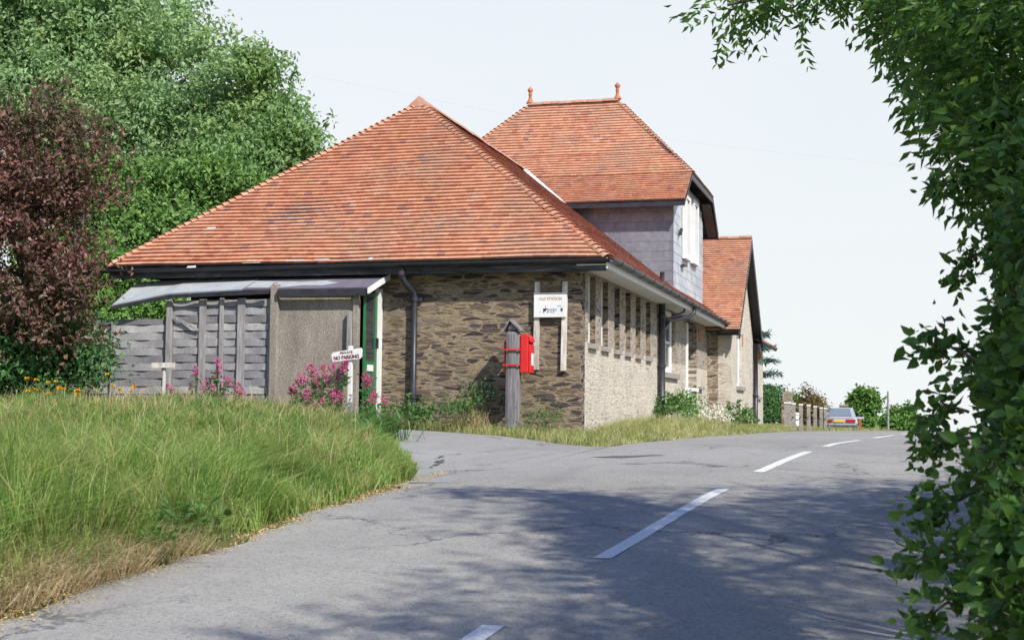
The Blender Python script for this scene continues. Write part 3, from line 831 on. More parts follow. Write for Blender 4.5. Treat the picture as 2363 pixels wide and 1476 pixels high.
# barge boards and eave boards of the tower gable
bb = MB()
def board(mb, A, B, h, out, th=.035):
    A, B = np.array(A, float), np.array(B, float); o = np.array(out, float)*th
    mb.prism([A, B, B+np.array([0, 0, -h]), A+np.array([0, 0, -h])], o)
board(bb, (VX, EY0+.02, EZ-.02), (VX, KY0, KZ-.03), .16, (-1, 0, 0)); board(bb, (VX, EY1-.02, EZ-.02), (VX, KY1, KZ-.03), .16, (-1, 0, 0))
board(bb, (VX, KY0, KZ-.03), (VX, KY1, KZ-.03), .14, (-1, 0, 0))
bb.box(VXL, VX-.04, EY0+.03, EY0+.06, EZ-.17, EZ-.06)
bb.box(VXL, VX-.04, EY1-.06, EY1-.03, EZ-.17, EZ-.06)
bb.build('barge_board', M_BLACK, bld)
sf = MB()
MB().box(VXL, VX-.06, EY0+.065, TY0, EZ-.10, EZ-.08).build('soffit', M_BLACK, bld)
sf.add([(VX-.05, EY1-.07, EZ-.12), (TX1+.02, EY1-.07, EZ-.12), (TX1+.02, KY1-.2, KZ-.22), (VX-.05, KY1-.2, KZ-.22)], [(0, 1, 2, 3)])
sf.build('soffit', M_BLACK, bld)
MB().add([(-10.12, 37.8, 8.50), (-8.58, 36.30, 7.26), (-8.42, 36.30, 7.20), (-9.9, 37.78, 8.42)], [(0, 1, 2, 3)]).build('lead_flashing', M_LEAD, bld)

# --- cross wing with gable to the road
WX, WY0, WY1, WRY, WRZ = -4.8, 43.6, 50.85, 47.2, 7.5
WE0, WE1, WEZ, WV = 43.2, 51.3, 4.15, -4.48
ww = MB()
ww.box(XS-.3, WX-.4, WY0, WY0+.4, .6, 4.35)
ww.build('wing_return_wall', M_STONE_W, bld)
gm = MB()
a, b, s0, s1 = 45.3, 46.95, 2.45, 4.2
gm.box(WX-.4, WX, WY0, a, .6, 4.2).box(WX-.4, WX, a, b, .6, s0).box(WX-.4, WX, b, WY1, .6, 4.2)
gm.prism([(WX, WY0, 4.2), (WX, WY1, 4.2), (WX, WY1, 4.3), (WX, WRY, 7.28), (WX, WY0, 4.3)], (-.4, 0, 0))
gm.build('wing_gable_wall', M_STONE_S, bld)
f = MB(); d0 = WX-.1
f.box(d0-.06, d0, a, a+.12, s0, s1).box(d0-.06, d0, b-.28, b, s0, s1).box(d0-.06, d0, a+.12, b-.28, s1-.1, s1).box(d0-.06, d0, a+.12, b-.28, s0, s0+.12)
f = f.build('window', M_WHITE, bld)
MB().box(d0-.04, d0-.03, a+.12, b-.28, s0+.12, s1-.1).build('pane', M_GLASS, f)
MB().box(WX-.1, WX+.08, a-.1, b+.5, s0-.12, s0).build('sill', M_CONCPOST, f)
MB().box(WX-.05, WX+.015, b+.004, b+.28, 3.82, 4.25).build('brick_arch', M_BRICK, f, bevel=.02)
dk = MB()
deck(dk, [(-10.0, WE0, WEZ), (WV, WE0, WEZ), (WV, WRY, WRZ), (-10.0, WRY, WRZ)], .08)
deck(dk, [(-10.0, WE1, WEZ), (WV, WE1, WEZ), (WV, WRY, WRZ), (-10.0, WRY, WRZ)], .08)
dk.build('roof_deck', M_BLACK, bld)
P = [slope((-8.2, WE0, WEZ), (WV, WE0, WEZ), (-8.2, WRY, WRZ), [(-8.2, WE0, WEZ), (WV, WE0, WEZ), (WV, WRY, WRZ), (-8.2, WRY, WRZ)], **kw)]
P.append(slope((WV, WE1, WEZ), (-8.2, WE1, WEZ), (WV, WRY, WRZ), [(WV, WE1, WEZ), (-8.2, WE1, WEZ), (-8.2, WRY, WRZ), (WV, WRY, WRZ)], **kw))
V_, F_ = join(P); np_obj('wing_roof', V_, F_, M_TILE, bld)
ridge((-8.2, WRY, WRZ+.02), (WV, WRY, WRZ+.02), .12, .4)
bb = MB()
board(bb, (WV, WE0, WEZ-.03), (WV, WRY, WRZ-.04), .26, (-1, 0, 0), .04); board(bb, (WV, WE1, WEZ-.03), (WV, WRY, WRZ-.04), .26, (-1, 0, 0), .04)
bb.box(WX+.01, WV-.045, WE1-.55, WE1-.02, WEZ-.32, WEZ-.06)
bb.box(-5.2, WV-.05, WE0+.02, WE0+.06, WEZ-.16, WEZ-.06)
bb.build('barge_board', M_BLACK, bld)
gut = MB(); gutter(gut, (-5.1, WE0-.06, WEZ-.02), (WV-.02, WE0-.06, WEZ-.02), (0, -1, 0), .07); gut.build('gutter', M_BLACK, bld)
# lower range beyond the wing
rr2 = MB(); rr2.box(WX-.4, WX-.02, WY1, 55.1, .6, 4.15); rr2.build('rear_wall', M_STONE_S, bld)
MB().box(WX-.1, WX+.06, 51.5, 54.0, 2.1, 2.2).build('string_course', M_CONCPOST, bld)
MB().tube([(WX-.01, 52.6+.55*math.cos(t), 3.62+.42*math.sin(t)) for t in np.linspace(0, PI, 9)], .10, 6).build('brick_arch', M_BRICK, bld)
dk = MB(); deck(dk, [(-4.3, 51.0, 4.1), (-4.3, 55.6, 4.1), (-8.5, 55.6, 6.6), (-8.5, 51.0, 6.6)], .1); dk.build('roof_deck', M_BLACK, bld)
V_, F_ = join([slope((-4.3, 51.4, 4.1), (-4.3, 55.6, 4.1), (-8.5, 51.4, 6.6), [(-4.3, 51.4, 4.1), (-4.3, 55.6, 4.1), (-8.5, 55.6, 6.6), (-8.5, 51.4, 6.6)], **kw)])
np_obj('rear_roof', V_, F_, M_TILE, bld)
# --- pipes
def pipe(pts, r, mat=M_BLACK, name='downpipe', collars=()):
    o = MB().tube(pts, r, 14).build(name, mat, bld, smooth=True)
    for c in collars:
        MB().tube([(c[0], c[1], c[2]-.04), (c[0], c[1], c[2]+.04)], r*1.25, 14).build('collar', mat, o)
    return o
p = pipe([(-8.93, 24.70, 4.28), (-8.93, 24.70, 4.15), (-8.90, 24.78, 4.02), (-8.78, 24.97, 3.84), (-8.76, 25.0, 3.74), (-8.76, 25.0, 1.72)], .058, collars=[(-8.76, 25.0, 3.70), (-8.76, 25.0, 1.84), (-8.93, 24.70, 4.17)])
for z in (3.66, 1.82): MB().box(-8.9, -8.62, 25.03, YF-.002, z, z+.07).build('pipe_clip', M_BLACK, p)
MB().tube([(-8.76, 25.0, 1.74), (-8.76, 24.98, 1.60), (-8.76, 24.88, 1.50)], .058, 12).build('shoe', M_BLACK, p, smooth=True)
sp = pipe([(-5.43, 33.95, 1.0), (-5.43, 33.95, 4.26)], .085, collars=[(-5.43, 33.95, 2.72), (-5.43, 33.95, 3.95)], name='soil_pipe')
pipe([(-5.43, 33.95, 4.28), (-5.43, 33.95, 5.05)], .06, M_GUTTER, 'vent_pipe')
pipe([(-4.87, 35.75, 4.33), (-4.88, 35.75, 4.16), (-4.98, 35.5, 4.04), (-5.32, 34.4, 3.88), (-5.40, 34.05, 3.62)], .055)
pipe([(-4.99, 34.9, 4.26), (-5.02, 34.85, 4.12), (-5.2, 34.5, 4.0), (-5.36, 34.1, 3.85)], .03)
pipe([(WX+.1, 50.75, 4.1), (WX+.1, 50.75, 1.2)], .085, collars=[(WX+.1, 50.75, 2.2)])

# ------------------------------------------------------------------ lean-to shelter with the green door
sh = thing('lean_to_shelter', (-11.5, 24.3, 1.25), 'lean-to porch of concrete panels under a sloping grey felt canopy against the front wall', 'porch')
MB().box(-11.20, -9.70, 24.24, 24.30, .9, 3.74).build('concrete_panel', M_CONC, sh)
MB().box(-11.36, -11.202, 24.13, 24.30, .9, 3.93).lathe((-11.28, 24.215, 3.931), [(.075, 0), (.07, .03), (.03, .05)], 8).build('post', M_CONC, sh, bevel=.02)
MB().box(-9.695, -9.585, 24.18, 24.30, .9, 3.78).build('post', M_CONC, sh, bevel=.012)
MB().box(-9.78, -9.70, 24.12, 24.19, 2.55, 3.42).build('bracket', M_WOOD, sh)
MB().box(-9.55, -9.44, 24.95, 25.09, .9, 3.90).build('door_post', M_WHITE, sh)
dr = MB()
dr.box(-9.53, -9.49, 24.305, 24.36, 1.1, 3.80).box(-9.53, -9.49, 24.83, 24.945, 1.1, 3.80).box(-9.53, -9.49, 24.36, 24.83, 1.1, 2.50).box(-9.53, -9.49, 24.36, 24.83, 3.72, 3.80).box(-9.49, -9.48, 24.305, 24.945, 2.18, 2.21)
door = dr.build('door', M_GREEN, sh)
MB().box(-9.515, -9.505, 24.36, 24.83, 2.50, 3.72).build('pane', M_GLASS, door)
MB().box(-9.488, -9.470, 24.44, 24.72, 2.31, 2.43).build('letter_plate', M_WHITE, door)
MB().box(-9.488, -9.44, 24.87, 24.90, 2.75, 2.95).build('handle', M_BLACK, door)
def sheet(mb, A, B, C, D_, th=.03): deck(mb, [A, B, C, D_], th)
c1 = MB(); deck(c1, [(-11.95, 24.14, 3.86), (-9.38, 24.12, 3.86), (-9.32, 25.09, 4.19), (-11.97, 25.09, 4.19)], .03); cp = c1.build('canopy', M_FELT, sh)
tp = MB()
def on_can(x, y): return (x, y, 3.86+(y-24.13)/.96*.33+.006)
tp.add([on_can(*q) for q in [(-11.9, 24.2), (-11.2, 24.18), (-10.75, 24.33), (-10.35, 24.30), (-10.1, 24.5), (-10.4, 24.62), (-10.2, 24.72), (-10.9, 24.6), (-11.93, 24.72)]], [tuple(range(9))]).build('torn_patch', M_SHEET, cp)
c2 = MB(); deck(c2, [(-13.45, 24.12, 3.80), (-11.955, 24.13, 3.86), (-11.975, 25.09, 4.19), (-13.6, 25.09, 4.16)], .03); deck(c2, [(-14.72, 24.10, 3.58), (-13.455, 24.12, 3.80), (-13.605, 25.09, 4.16), (-14.75, 25.09, 4.12)], .03)
c2.build('canopy', M_SHEET, sh)
cb = MB()
cb.hexa([(-11.19, 24.06, 3.70), (-9.40, 24.06, 3.70), (-9.40, 24.115, 3.70), (-11.19, 24.115, 3.70), (-11.19, 24.06, 3.83), (-9.40, 24.06, 3.83), (-9.40, 24.115, 3.83), (-11.19, 24.115, 3.83)])
cb.hexa([(-13.45, 24.07, 3.70), (-11.37, 24.07, 3.755), (-11.37, 24.11, 3.755), (-13.45, 24.11, 3.70), (-13.45, 24.07, 3.765), (-11.37, 24.07, 3.83), (-11.37, 24.11, 3.83), (-13.45, 24.11, 3.765)])
cb.hexa([(-14.72, 24.06, 3.49), (-13.46, 24.07, 3.69), (-13.46, 24.11, 3.69), (-14.72, 24.09, 3.49), (-14.72, 24.06, 3.55), (-13.46, 24.07, 3.765), (-13.46, 24.11, 3.765), (-14.72, 24.09, 3.55)])
cb.build('canopy_edge', M_BLACK, sh)
MB().hexa([(-9.375, 24.10, 3.74), (-9.34, 24.10, 3.74), (-9.285, 25.09, 4.10), (-9.315, 25.09, 4.10), (-9.375, 24.10, 3.84), (-9.34, 24.10, 3.84), (-9.285, 25.09, 4.21), (-9.315, 25.09, 4.21)]).build('barge_board', M_WHITE, sh)

# ------------------------------------------------------------------ woven fence panels
def fence(name, label, x0, x1, y, z0, z1, battens, pitch, posts, inner):
    t = thing(name, ((x0+x1)/2, y, z0), label, 'fence', 'woven slat fence panels')
    V = []; F = []; rr = random.Random(int(abs(x0*100)))
    bs = inner; k = 0; z = z0
    while z < z1-.03:
        hgt = min(pitch*rr.uniform(.88, .99), z1-z); tilt = rr.uniform(-.010, .010); o = len(V)
        n = 26
        for i in range(n+1):
            u = x0+(x1-x0)*i/n
            ph = 0
            for q in range(len(bs)-1):
                if bs[q] <= u <= bs[q+1]: ph = (u-bs[q])/(bs[q+1]-bs[q])+q
            bul = .015*math.sin(PI*ph+PI*(k % 2))
            e = rr.uniform(-.003, .003); zz = z+tilt*(i/n-.5)
            for (dy, dz) in ((-.006, 0), (-.006-.006, hgt), (.004, hgt), (.006, 0)):
                V.append((u, y+bul+dy, zz+dz+e))
        for i in range(n):
            a = o+i*4
            for q in range(4): F.append((a+q, a+4+q, a+4+(q+1) % 4, a+(q+1) % 4))
        z += pitch; k += 1
    MB().add(V, F).build('slats', M_SLAT, t)
    MB().box(x0+.02, x1-.02, y+.05, y+.06, z0, z1-.05).build('backing', M_BACK, t)
    for (a, b, yo, zt) in battens:
        MB().box(a, b, y-yo-.03, y-yo+.0, z0, zt).build('batten', M_WOOD, t)
    for (a, b, zt) in posts:
        MB().box(a, b, y-.07, y+.05, z0-.3, zt).build('post', M_WOOD, t, bevel=.008)
    return t
B_ = [-13.46, -13.10, -12.80, -12.41, -11.98, -11.66, -11.40]
fence('fence_panel', 'tall grey woven slat panel with upright battens under the shelter canopy', -13.45, -11.39, 24.26, 1.1, 3.68,
      [(-12.87, -12.73, .035, 3.68), (-12.44, -12.36, .035, 3.70), (-12.06, -11.91, .035, 3.69), (-11.42, -11.385, .04, 3.68)], .152, [(-13.58, -13.46, 3.70)], B_)
ft = bpy.data.objects['fence_panel']
MB().hexa([(-13.43, 24.17, 3.32), (-12.88, 24.17, 3.06), (-12.88, 24.20, 3.06), (-13.43, 24.20, 3.32), (-13.41, 24.17, 3.36), (-12.86, 24.17, 3.10), (-12.86, 24.20, 3.10), (-13.41, 24.20, 3.36)]).build('brace', M_WOOD, ft)
fence('fence_panel', 'low grey woven slat panel left of the shelter beside the small signpost', -14.76, -13.60, 24.30, 1.1, 3.31,
      [(-14.80, -14.74, .03, 3.30)], .150, [], [-14.8, -14.4, -13.9, -13.5])
fence('fence_panel', 'low woven slat panel half hidden behind the bronze-leaved tree', -16.9, -14.84, 24.33, 1.1, 3.30,
      [(-16.0, -15.93, .03, 3.29)], .150, [], [-16.9, -16.3, -15.6, -14.8])

# ------------------------------------------------------------------ writing
def text(txt, name, mat, parent, loc, size, width=None, rot=(PI/2, 0, 0), shear=0, bold=0.0):
    c = bpy.data.curves.new(name, 'FONT'); c.body = txt; c.size = size; c.align_x = 'CENTER'; c.align_y = 'CENTER'; c.extrude = .0012; c.offset = bold; c.shear = shear
    tmp = bpy.data.objects.new('tmp_text', c); COL.objects.link(tmp)
    bpy.context.view_layer.update()
    me = bpy.data.meshes.new_from_object(tmp.evaluated_get(bpy.context.evaluated_depsgraph_get()))
    bpy.data.objects.remove(tmp)
    xs = [v.co.x for v in me.vertices]; sx = (width/(max(xs)-min(xs))) if width else 1
    Mx = Matrix.Translation(loc) @ Matrix.Rotation(rot[2], 4, 'Y') @ Matrix.Rotation(rot[0], 4, 'X') @ Matrix.Diagonal((sx, 1, 1, 1))
    me.transform(Mx); me.materials.clear(); me.materials.append(mat)
    o = bpy.data.objects.new(name, me); COL.objects.link(o); attach(o, parent)
    return o

# notice board
nb = thing('notice_board', (-6.1, 25.06, 2.35), 'white station name board on two white posts fixed to the stone wall', 'sign')
MB().hexa([(-6.425, 25.03, 2.36), (-6.325, 25.03, 2.36), (-6.325, YF-.002, 2.36), (-6.425, YF-.002, 2.36), (-6.40, 25.03, 4.0), (-6.305, 25.03, 4.0), (-6.305, YF-.002, 4.0), (-6.40, YF-.002, 4.0)]).build('post', M_OLDWHITE, nb)
MB().hexa([(-5.895, 25.03, 2.34), (-5.80, 25.03, 2.34), (-5.80, YF-.002, 2.34), (-5.895, YF-.002, 2.34), (-5.87, 25.03, 4.0), (-5.775, 25.03, 4.0), (-5.775, YF-.002, 4.0), (-5.87, YF-.002, 4.0)]).build('post', M_OLDWHITE, nb)
bd = MB(); bd.box(-6.405, -5.79, 24.985, 25.027, 3.33, 3.765).build('board', M_WHITE, nb, bevel=.006)
MB().box(-6.41, -5.785, 24.975, 25.02, 3.768, 3.785).build('top_trim', M_WOOD, nb)
text('OLD STATION', 'lettering', M_GOLD, nb, (-6.085, 24.982, 3.675), .075, .44, bold=.001)
pic = MB()
pic.box(-6.22, -6.17, 24.978, 24.983, 3.445, 3.495).box(-6.18, -6.14, 24.978, 24.983, 3.475, 3.495)
pic.box(-5.885, -5.85, 24.978, 24.983, 3.445, 3.50)
for k in range(4): pic.box(-6.29+.07*k, -6.27+.07*k, 24.979, 24.983, 3.425-.008*(k % 2), 3.432)
pic.box(-6.135, -6.12, 24.978, 24.983, 3.415, 3.44).box(-6.03, -6.015, 24.978, 24.983, 3.415, 3.435)
for q_ in range(len(pic.v)//8):
    MB().add(pic.v[q_*8:q_*8+8], [(0, 3, 2, 1), (4, 5, 6, 7), (0, 1, 5, 4), (1, 2, 6, 5), (2, 3, 7, 6), (3, 0, 4, 7)]).build('picture', M_DARKINK, nb)
MB().box(-6.135, -5.96, 24.979, 24.983, 3.455, 3.495).box(-5.95, -5.87, 24.979, 24.983, 3.535, 3.55).build('picture', M_PALEBLUE, nb)
MB().box(-6.18, -6.172, 24.979, 24.983, 3.51, 3.55).build('picture', M_RED, nb)
# wooden post and its red box
wp = thing('wooden_post', (-6.655, 24.5, 1.1), 'weathered square timber post with pointed cap carrying the red letter box', 'post')
pm = MB()
pm.hexa([(-6.79, 24.37, .9), (-6.52, 24.37, .9), (-6.52, 24.63, .9), (-6.79, 24.63, .9), (-6.785, 24.38, 3.05), (-6.525, 24.38, 3.05), (-6.525, 24.62, 3.05), (-6.785, 24.62, 3.05)])
pm.prism([(-6.785, 24.38, 3.05), (-6.525, 24.38, 3.05), (-6.68, 24.38, 3.245)], (0, .24, 0))
pm.build('shaft', M_POST, wp, bevel=.085)
cpm = MB()
cpm.hexa([(-6.70, 24.35, 3.235), (-6.495, 24.35, 3.03), (-6.495, 24.66, 3.03), (-6.70, 24.66, 3.235), (-6.69, 24.35, 3.262), (-6.475, 24.35, 3.05), (-6.475, 24.66, 3.05), (-6.69, 24.66, 3.262)])
cpm.hexa([(-6.815, 24.35, 3.03), (-6.695, 24.35, 3.235), (-6.695, 24.66, 3.235), (-6.815, 24.66, 3.03), (-6.835, 24.35, 3.045), (-6.695, 24.35, 3.262), (-6.695, 24.66, 3.262), (-6.835, 24.66, 3.045)])
cpm.build('cap', M_POST, wp)
lb = thing('letter_box', (-6.4, 24.55, 2.28), 'red letter box strapped to the side of the weathered wooden post', 'letter box')
MB().box(-6.512, -6.36, 24.42, 24.72, 2.28, 2.985).build('body', M_RED, lb, bevel=.018)
MB().box(-6.358, -6.315, 24.45, 24.70, 2.285, 2.80).build('door', M_RED, lb, bevel=.008)
MB().hexa([(-6.358, 24.44, 2.86), (-6.30, 24.44, 2.84), (-6.30, 24.70, 2.84), (-6.358, 24.70, 2.86), (-6.358, 24.44, 2.96), (-6.315, 24.44, 2.92), (-6.315, 24.70, 2.92), (-6.358, 24.70, 2.96)]).build('hood', M_RED, lb, bevel=.006)
MB().box(-6.356, -6.345, 24.47, 24.67, 2.815, 2.845).build('slot', M_BLACK, lb)
MB().box(-6.313, -6.306, 24.48, 24.62, 2.42, 2.64).build('notice_plate', M_WHITE, lb)
MB().box(-6.83, -6.80, 24.46, 24.66, 2.28, 2.86).build('back_plate', M_RED, lb)
for z in (2.70, 2.42):
    MB().box(-6.80, -6.51, 24.345, 24.362, z-.014, z+.014).box(-6.815, -6.80, 24.345, 24.47, z-.014, z+.014).box(-6.51, -6.49, 24.345, 24.416, z-.014, z+.014).build('strap', M_RED, lb)
# private sign
ps = thing('parking_sign', (-9.62, 23.9, 1.2), 'white parking notice with dark red hand lettering in front of the shelter', 'sign')
MB().box(-9.665, -9.585, 23.92, 23.98, 1.0, 2.76).build('post', M_WHITE, ps, bevel=.005)
pb = MB(); ring = []
x0, x1, zl, zr = -9.99, -9.375, 2.465, 2.525
for (x, z) in ((x0+.03, zl), (x0+.05, zl-.005), (x1-.04, zr-.005), (x1-.005, zr+.03), (x1, zr+.16), (x1-.02, zr+.195), (x0+.05, zl+.175), (x0+.005, zl+.14)): ring.append((x, 23.89, z))
pb.prism(ring, (0, .02, 0)).build('board', M_WHITE, ps)
text('PRIVATE', 'lettering', M_INK, ps, (-9.69, 23.886, 2.630), .058, .25, rot=(PI/2, 0, -.09), bold=.001)
text('NO PARKING', 'lettering', M_INK, ps, (-9.685, 23.886, 2.545), .092, .50, rot=(PI/2, 0, -.09), bold=.003)
ss = thing('small_sign', (-13.4, 23.3, 1.3), 'small peeling blank white board on a thin stake before the woven fence', 'sign')
c = at_y(376, 843, 23.3)
MB().hexa([(c[0]-.24, 23.28, c[2]-.045), (c[0]+.24, 23.28, c[2]-.04), (c[0]+.24, 23.31, c[2]-.04), (c[0]-.24, 23.31, c[2]-.045), (c[0]-.235, 23.28, c[2]+.05), (c[0]+.25, 23.28, c[2]+.06), (c[0]+.25, 23.31, c[2]+.06), (c[0]-.235, 23.31, c[2]+.05)]).build('board', M_OLDWHITE, ss)
MB().box(c[0]-.01, c[0]+.035, 23.315, 23.35, 1.0, c[2]+.02).build('post', M_OLDWHITE, ss)

# ------------------------------------------------------------------ beyond the crest: posts, car, pole
posts = [(1817, 905, 45), (1831, 930, 46), (1848, 932, 48), (1866, 934, 50), (1881, 937, 53), (1895, 940, 56), (1905, 941, 58.5)]
names = ['nearest', 'second', 'third', 'fourth', 'fifth', 'sixth', 'farthest']
PT = []
for i, (x, yt, d) in enumerate(posts):
    q = at_depth(x, yt if i else 928, d); PT.append(q)
    z0 = hz1(q[0], q[1])
    nm = ['nearest concrete roadside post, stout, below the dark stone block', 'second concrete post from the house with a white cap', 'third concrete post from the house with a white cap', 'middle concrete post of the white capped row',
          'third concrete post left of the silver car', 'second concrete post left of the silver car', 'farthest concrete post overlapping the back of the silver car'][i]
    t = thing('concrete_post', (q[0], q[1], z0), nm, 'post', 'white capped concrete posts by the road')
    wd = .072 if i else .11
    MB().hexa([(q[0]-wd, q[1]-wd, z0-.3), (q[0]+wd, q[1]-wd, z0-.3), (q[0]+wd, q[1]+wd, z0-.3), (q[0]-wd, q[1]+wd, z0-.3), (q[0]-wd*.8, q[1]-wd*.8, q[2]-.05), (q[0]+wd*.8, q[1]-wd*.8, q[2]-.05), (q[0]+wd*.8, q[1]+wd*.8, q[2]-.05), (q[0]-wd*.8, q[1]+wd*.8, q[2]-.05)]).build('shaft', M_CONCPOST, t)
    MB().box(q[0]-wd, q[0]+wd, q[1]-wd, q[1]+wd, q[2]-.048, q[2]+.01).build('cap', M_WHITE, t, bevel=.012)
ch = MB()
for a, b in zip(PT[:-1], PT[1:]):
    for dz in (.42,):
        ch.tube([(a[0]+(b[0]-a[0])*s, a[1]+(b[1]-a[1])*s, a[2]-dz+(b[2]-a[2])*s-.14*math.sin(PI*s)) for s in np.linspace(0, 1, 9)], .018, 5)
tag(ch.build('chain', M_BLACK), 'dark chain slung between the white capped concrete posts', 'chain')
q = at_depth(1817, 915, 47.5)
gp = MB(); gp.box(q[0]-.2, q[0]+.2, q[1]-.2, q[1]+.2, .5, q[2]-.12).box(q[0]-.165, q[0]+.165, q[1]-.16, q[1]+.16, q[2]-.119, q[2]+.16)
tag(gp.build('gate_pier', M_STONE_W, bevel=.03), 'dark stone gate pier behind the nearest concrete post', 'pier')
q = at_depth(1838, 955, 51)
t = thing('bollard', (q[0], q[1], hz1(q[0], q[1])), 'short round white bollard between the concrete posts', 'bollard')
MB().lathe((q[0], q[1], .6), [(.17, 0), (.17, .5), (.11, .56), (.10, .92), (.12, .95), (.12, 1.0), (.03, 1.03)], 12).build('shaft', M_WHITE, t)
q = at_depth(1985, 966, 61)
t = thing('rusty_post', (q[0], q[1], .6), 'rust brown post with a flat grey board on top beside the car', 'post')
MB().box(q[0]-.06, q[0]+.06, q[1]-.06, q[1]+.06, .2, q[2]).build('shaft', M_RUST, t)
MB().box(q[0]-.2, q[0]+.16, q[1]-.05, q[1]+.05, q[2]+.002, q[2]+.09).build('board', M_LEAD, t)
q = at_depth(1947, 938, 84)
tag(MB().box(q[0]-.2, q[0]+.2, q[1]-.2, q[1]+.2, -.5, q[2]-.06).box(q[0]-.26, q[0]+.26, q[1]-.26, q[1]+.26, q[2]-.058, q[2]+.12).build('brick_pier', M_STONE_W, bevel=.03), 'small dark brick pier top showing over the car roof', 'pier')
# car
def car():
    c = at_depth(1940, 980, 71); x, y = c[0], c[1]; z = hz1(x, y)+.02
    t = thing('parked_car', (x, y, z), 'silver saloon car parked beyond the crest seen from behind', 'car')
    hw = .84
    def section(y_, pts): return [(px*hw, y_, pz) for px, pz in pts]
    low = [(-.80, .28), (-.97, .42), (-1.0, .62), (-.95, .80), (-.86, .90), (.86, .90), (.95, .80), (1.0, .62), (.97, .42), (.80, .28)]
    mb = MB(); secs = []
    for (dy, k, dz, top) in ((-2.12, .93, .06, .0), (-2.05, .98, .02, .0), (-1.2, 1, 0, 0), (.6, 1, 0, 0), (1.7, .98, 0, -.06), (2.15, .90, .06, -.16)):
        secs.append([(x+px*hw*k, y+dy, z+pz+(dz if pz < .5 else 0)+(top if pz > .6 else 0)) for px, pz in low])
    for s in secs: mb.v += s
    n = len(low)
    for i in range(len(secs)-1):
        for k in range(n): mb.f.append((i*n+k, i*n+(k+1) % n, (i+1)*n+(k+1) % n, (i+1)*n+k))
    mb.f.append(tuple(range(n))[::-1]); mb.f.append(tuple(range((len(secs)-1)*n, len(secs)*n)))
    cab = [(-1.72, .86, .885), (-.95, .70, 1.36), (.15, .70, 1.38), (1.05, .84, .885)]
    o = len(mb.v)
    for (dy, wq, zz) in cab: mb.v += [(x-wq*hw*1.02, y+dy, z+zz), (x+wq*hw*1.02, y+dy, z+zz)]
    for i in range(3): mb.f.append((o+2*i, o+2*i+1, o+2*i+3, o+2*i+2))
    mb.f += [(o, o+2, o+4, o+6), (o+1, o+7, o+5, o+3)]
    body = mb.build('body', M_CAR, t, smooth=False, bevel=.03)
    def lerp(a, b, s): return tuple(p+(q-p)*s for p, q in zip(a, b))
    A, B_, C, D_ = (x-.86*hw, y-1.72, z+.885), (x+.86*hw, y-1.72, z+.885), (x+.70*hw, y-.95, z+1.36), (x-.70*hw, y-.95, z+1.36)
    g = [lerp(lerp(A, B_, .08), lerp(D_, C, .08), .12), lerp(lerp(A, B_, .92), lerp(D_, C, .92), .12), lerp(lerp(A, B_, .90), lerp(D_, C, .90), .90), lerp(lerp(A, B_, .10), lerp(D_, C, .10), .90)]
    MB().prism([np.array(p)+np.array([0, -.012, .012]) for p in g], (0, -.012, .012)).build('rear_window', M_CARGLASS, t)
    for s in (-1, 1):
        MB().prism([(x+s*.865*hw, y-1.25, z+.95), (x+s*.865*hw, y+.75, z+.95), (x+s*.735*hw, y+.1, z+1.30), (x+s*.735*hw, y-.85, z+1.30)], (s*.012, 0, 0)).build('side_window', M_CARGLASS, t)
        MB().box(x+s*.56-.23, x+s*.56+.23, y-2.16, y-2.10, z+.64, z+.79).build('tail_light', M_LAMP, t, bevel=.01)
        MB().box(x+s*.92-.07, x+s*.92+.07, y+.45, y+.55, z+.92, z+1.02).build('wing_mirror', M_BLACK, t)
        for dy in (-1.3, 1.35):
            wv = MB().tube([(x+s*(hw-.16), y+dy, z+.29), (x+s*(hw+.01), y+dy, z+.29)], .30, 18).build('wheel', M_RUBBER, t)
            MB().tube([(x+s*(hw+.012), y+dy, z+.29), (x+s*(hw+.025), y+dy, z+.29)], .18, 14).build('rim', M_CAR, wv)
    MB().box(x-.27, x+.27, y-2.165, y-2.125, z+.655, z+.775).build('number_plate', M_PLATE, t)
    MB().box(x-.82, x+.82, y-2.24, y-2.06, z+.32, z+.52).build('bumper', M_GUTTER, t, bevel=.03)
    MB().box(x-.80, x+.80, y-2.255, y-2.245, z+.44, z+.47).build('bumper_strip', M_BLACK, t)
    MB().box(x-.74, x+.74, y-2.16, y-1.9, z+.16, z+.31).build('valance', M_BLACK, t)
car()
q = at_depth(2049, 905, 142); zq = hz1(q[0], q[1])
t = thing('telegraph_pole', (q[0], q[1], zq), 'thin wooden telegraph pole standing between the two distant trees', 'pole')
MB().tube([(q[0], q[1], zq-.5), (q[0], q[1], q[2]+.1)], [.14, .10], 10).build('shaft', M_WOOD, t)
st = MB()
for k in range(6): st.box(q[0]-.05+(.12 if k % 2 else -.12), q[0]+.05+(.12 if k % 2 else -.12), q[1]-.15, q[1]-.10, q[2]-.5-.35*k, q[2]-.46-.35*k)
st.build('step', M_BLACK, t)
wv = []
for (a, b) in (((690, 170, 60), (1160, 262, 60)), ((1160, 262, 60), (1600, 330, 60)), ((1600, 330, 60), (2363, 412, 62))):
    for s in np.linspace(0, 1, 8)[:-1]: wv.append(at_depth(*[p+(r_-p)*s for p, r_ in zip(a, b)]))
wv.append(at_depth(2700, 440, 63)); wv.insert(0, at_depth(300, 80, 60))
tag(MB().tube(wv, .0035, 5).build('overhead_wire', M_LEAD), 'thin overhead wire crossing the pale sky above the roofs', 'wire')

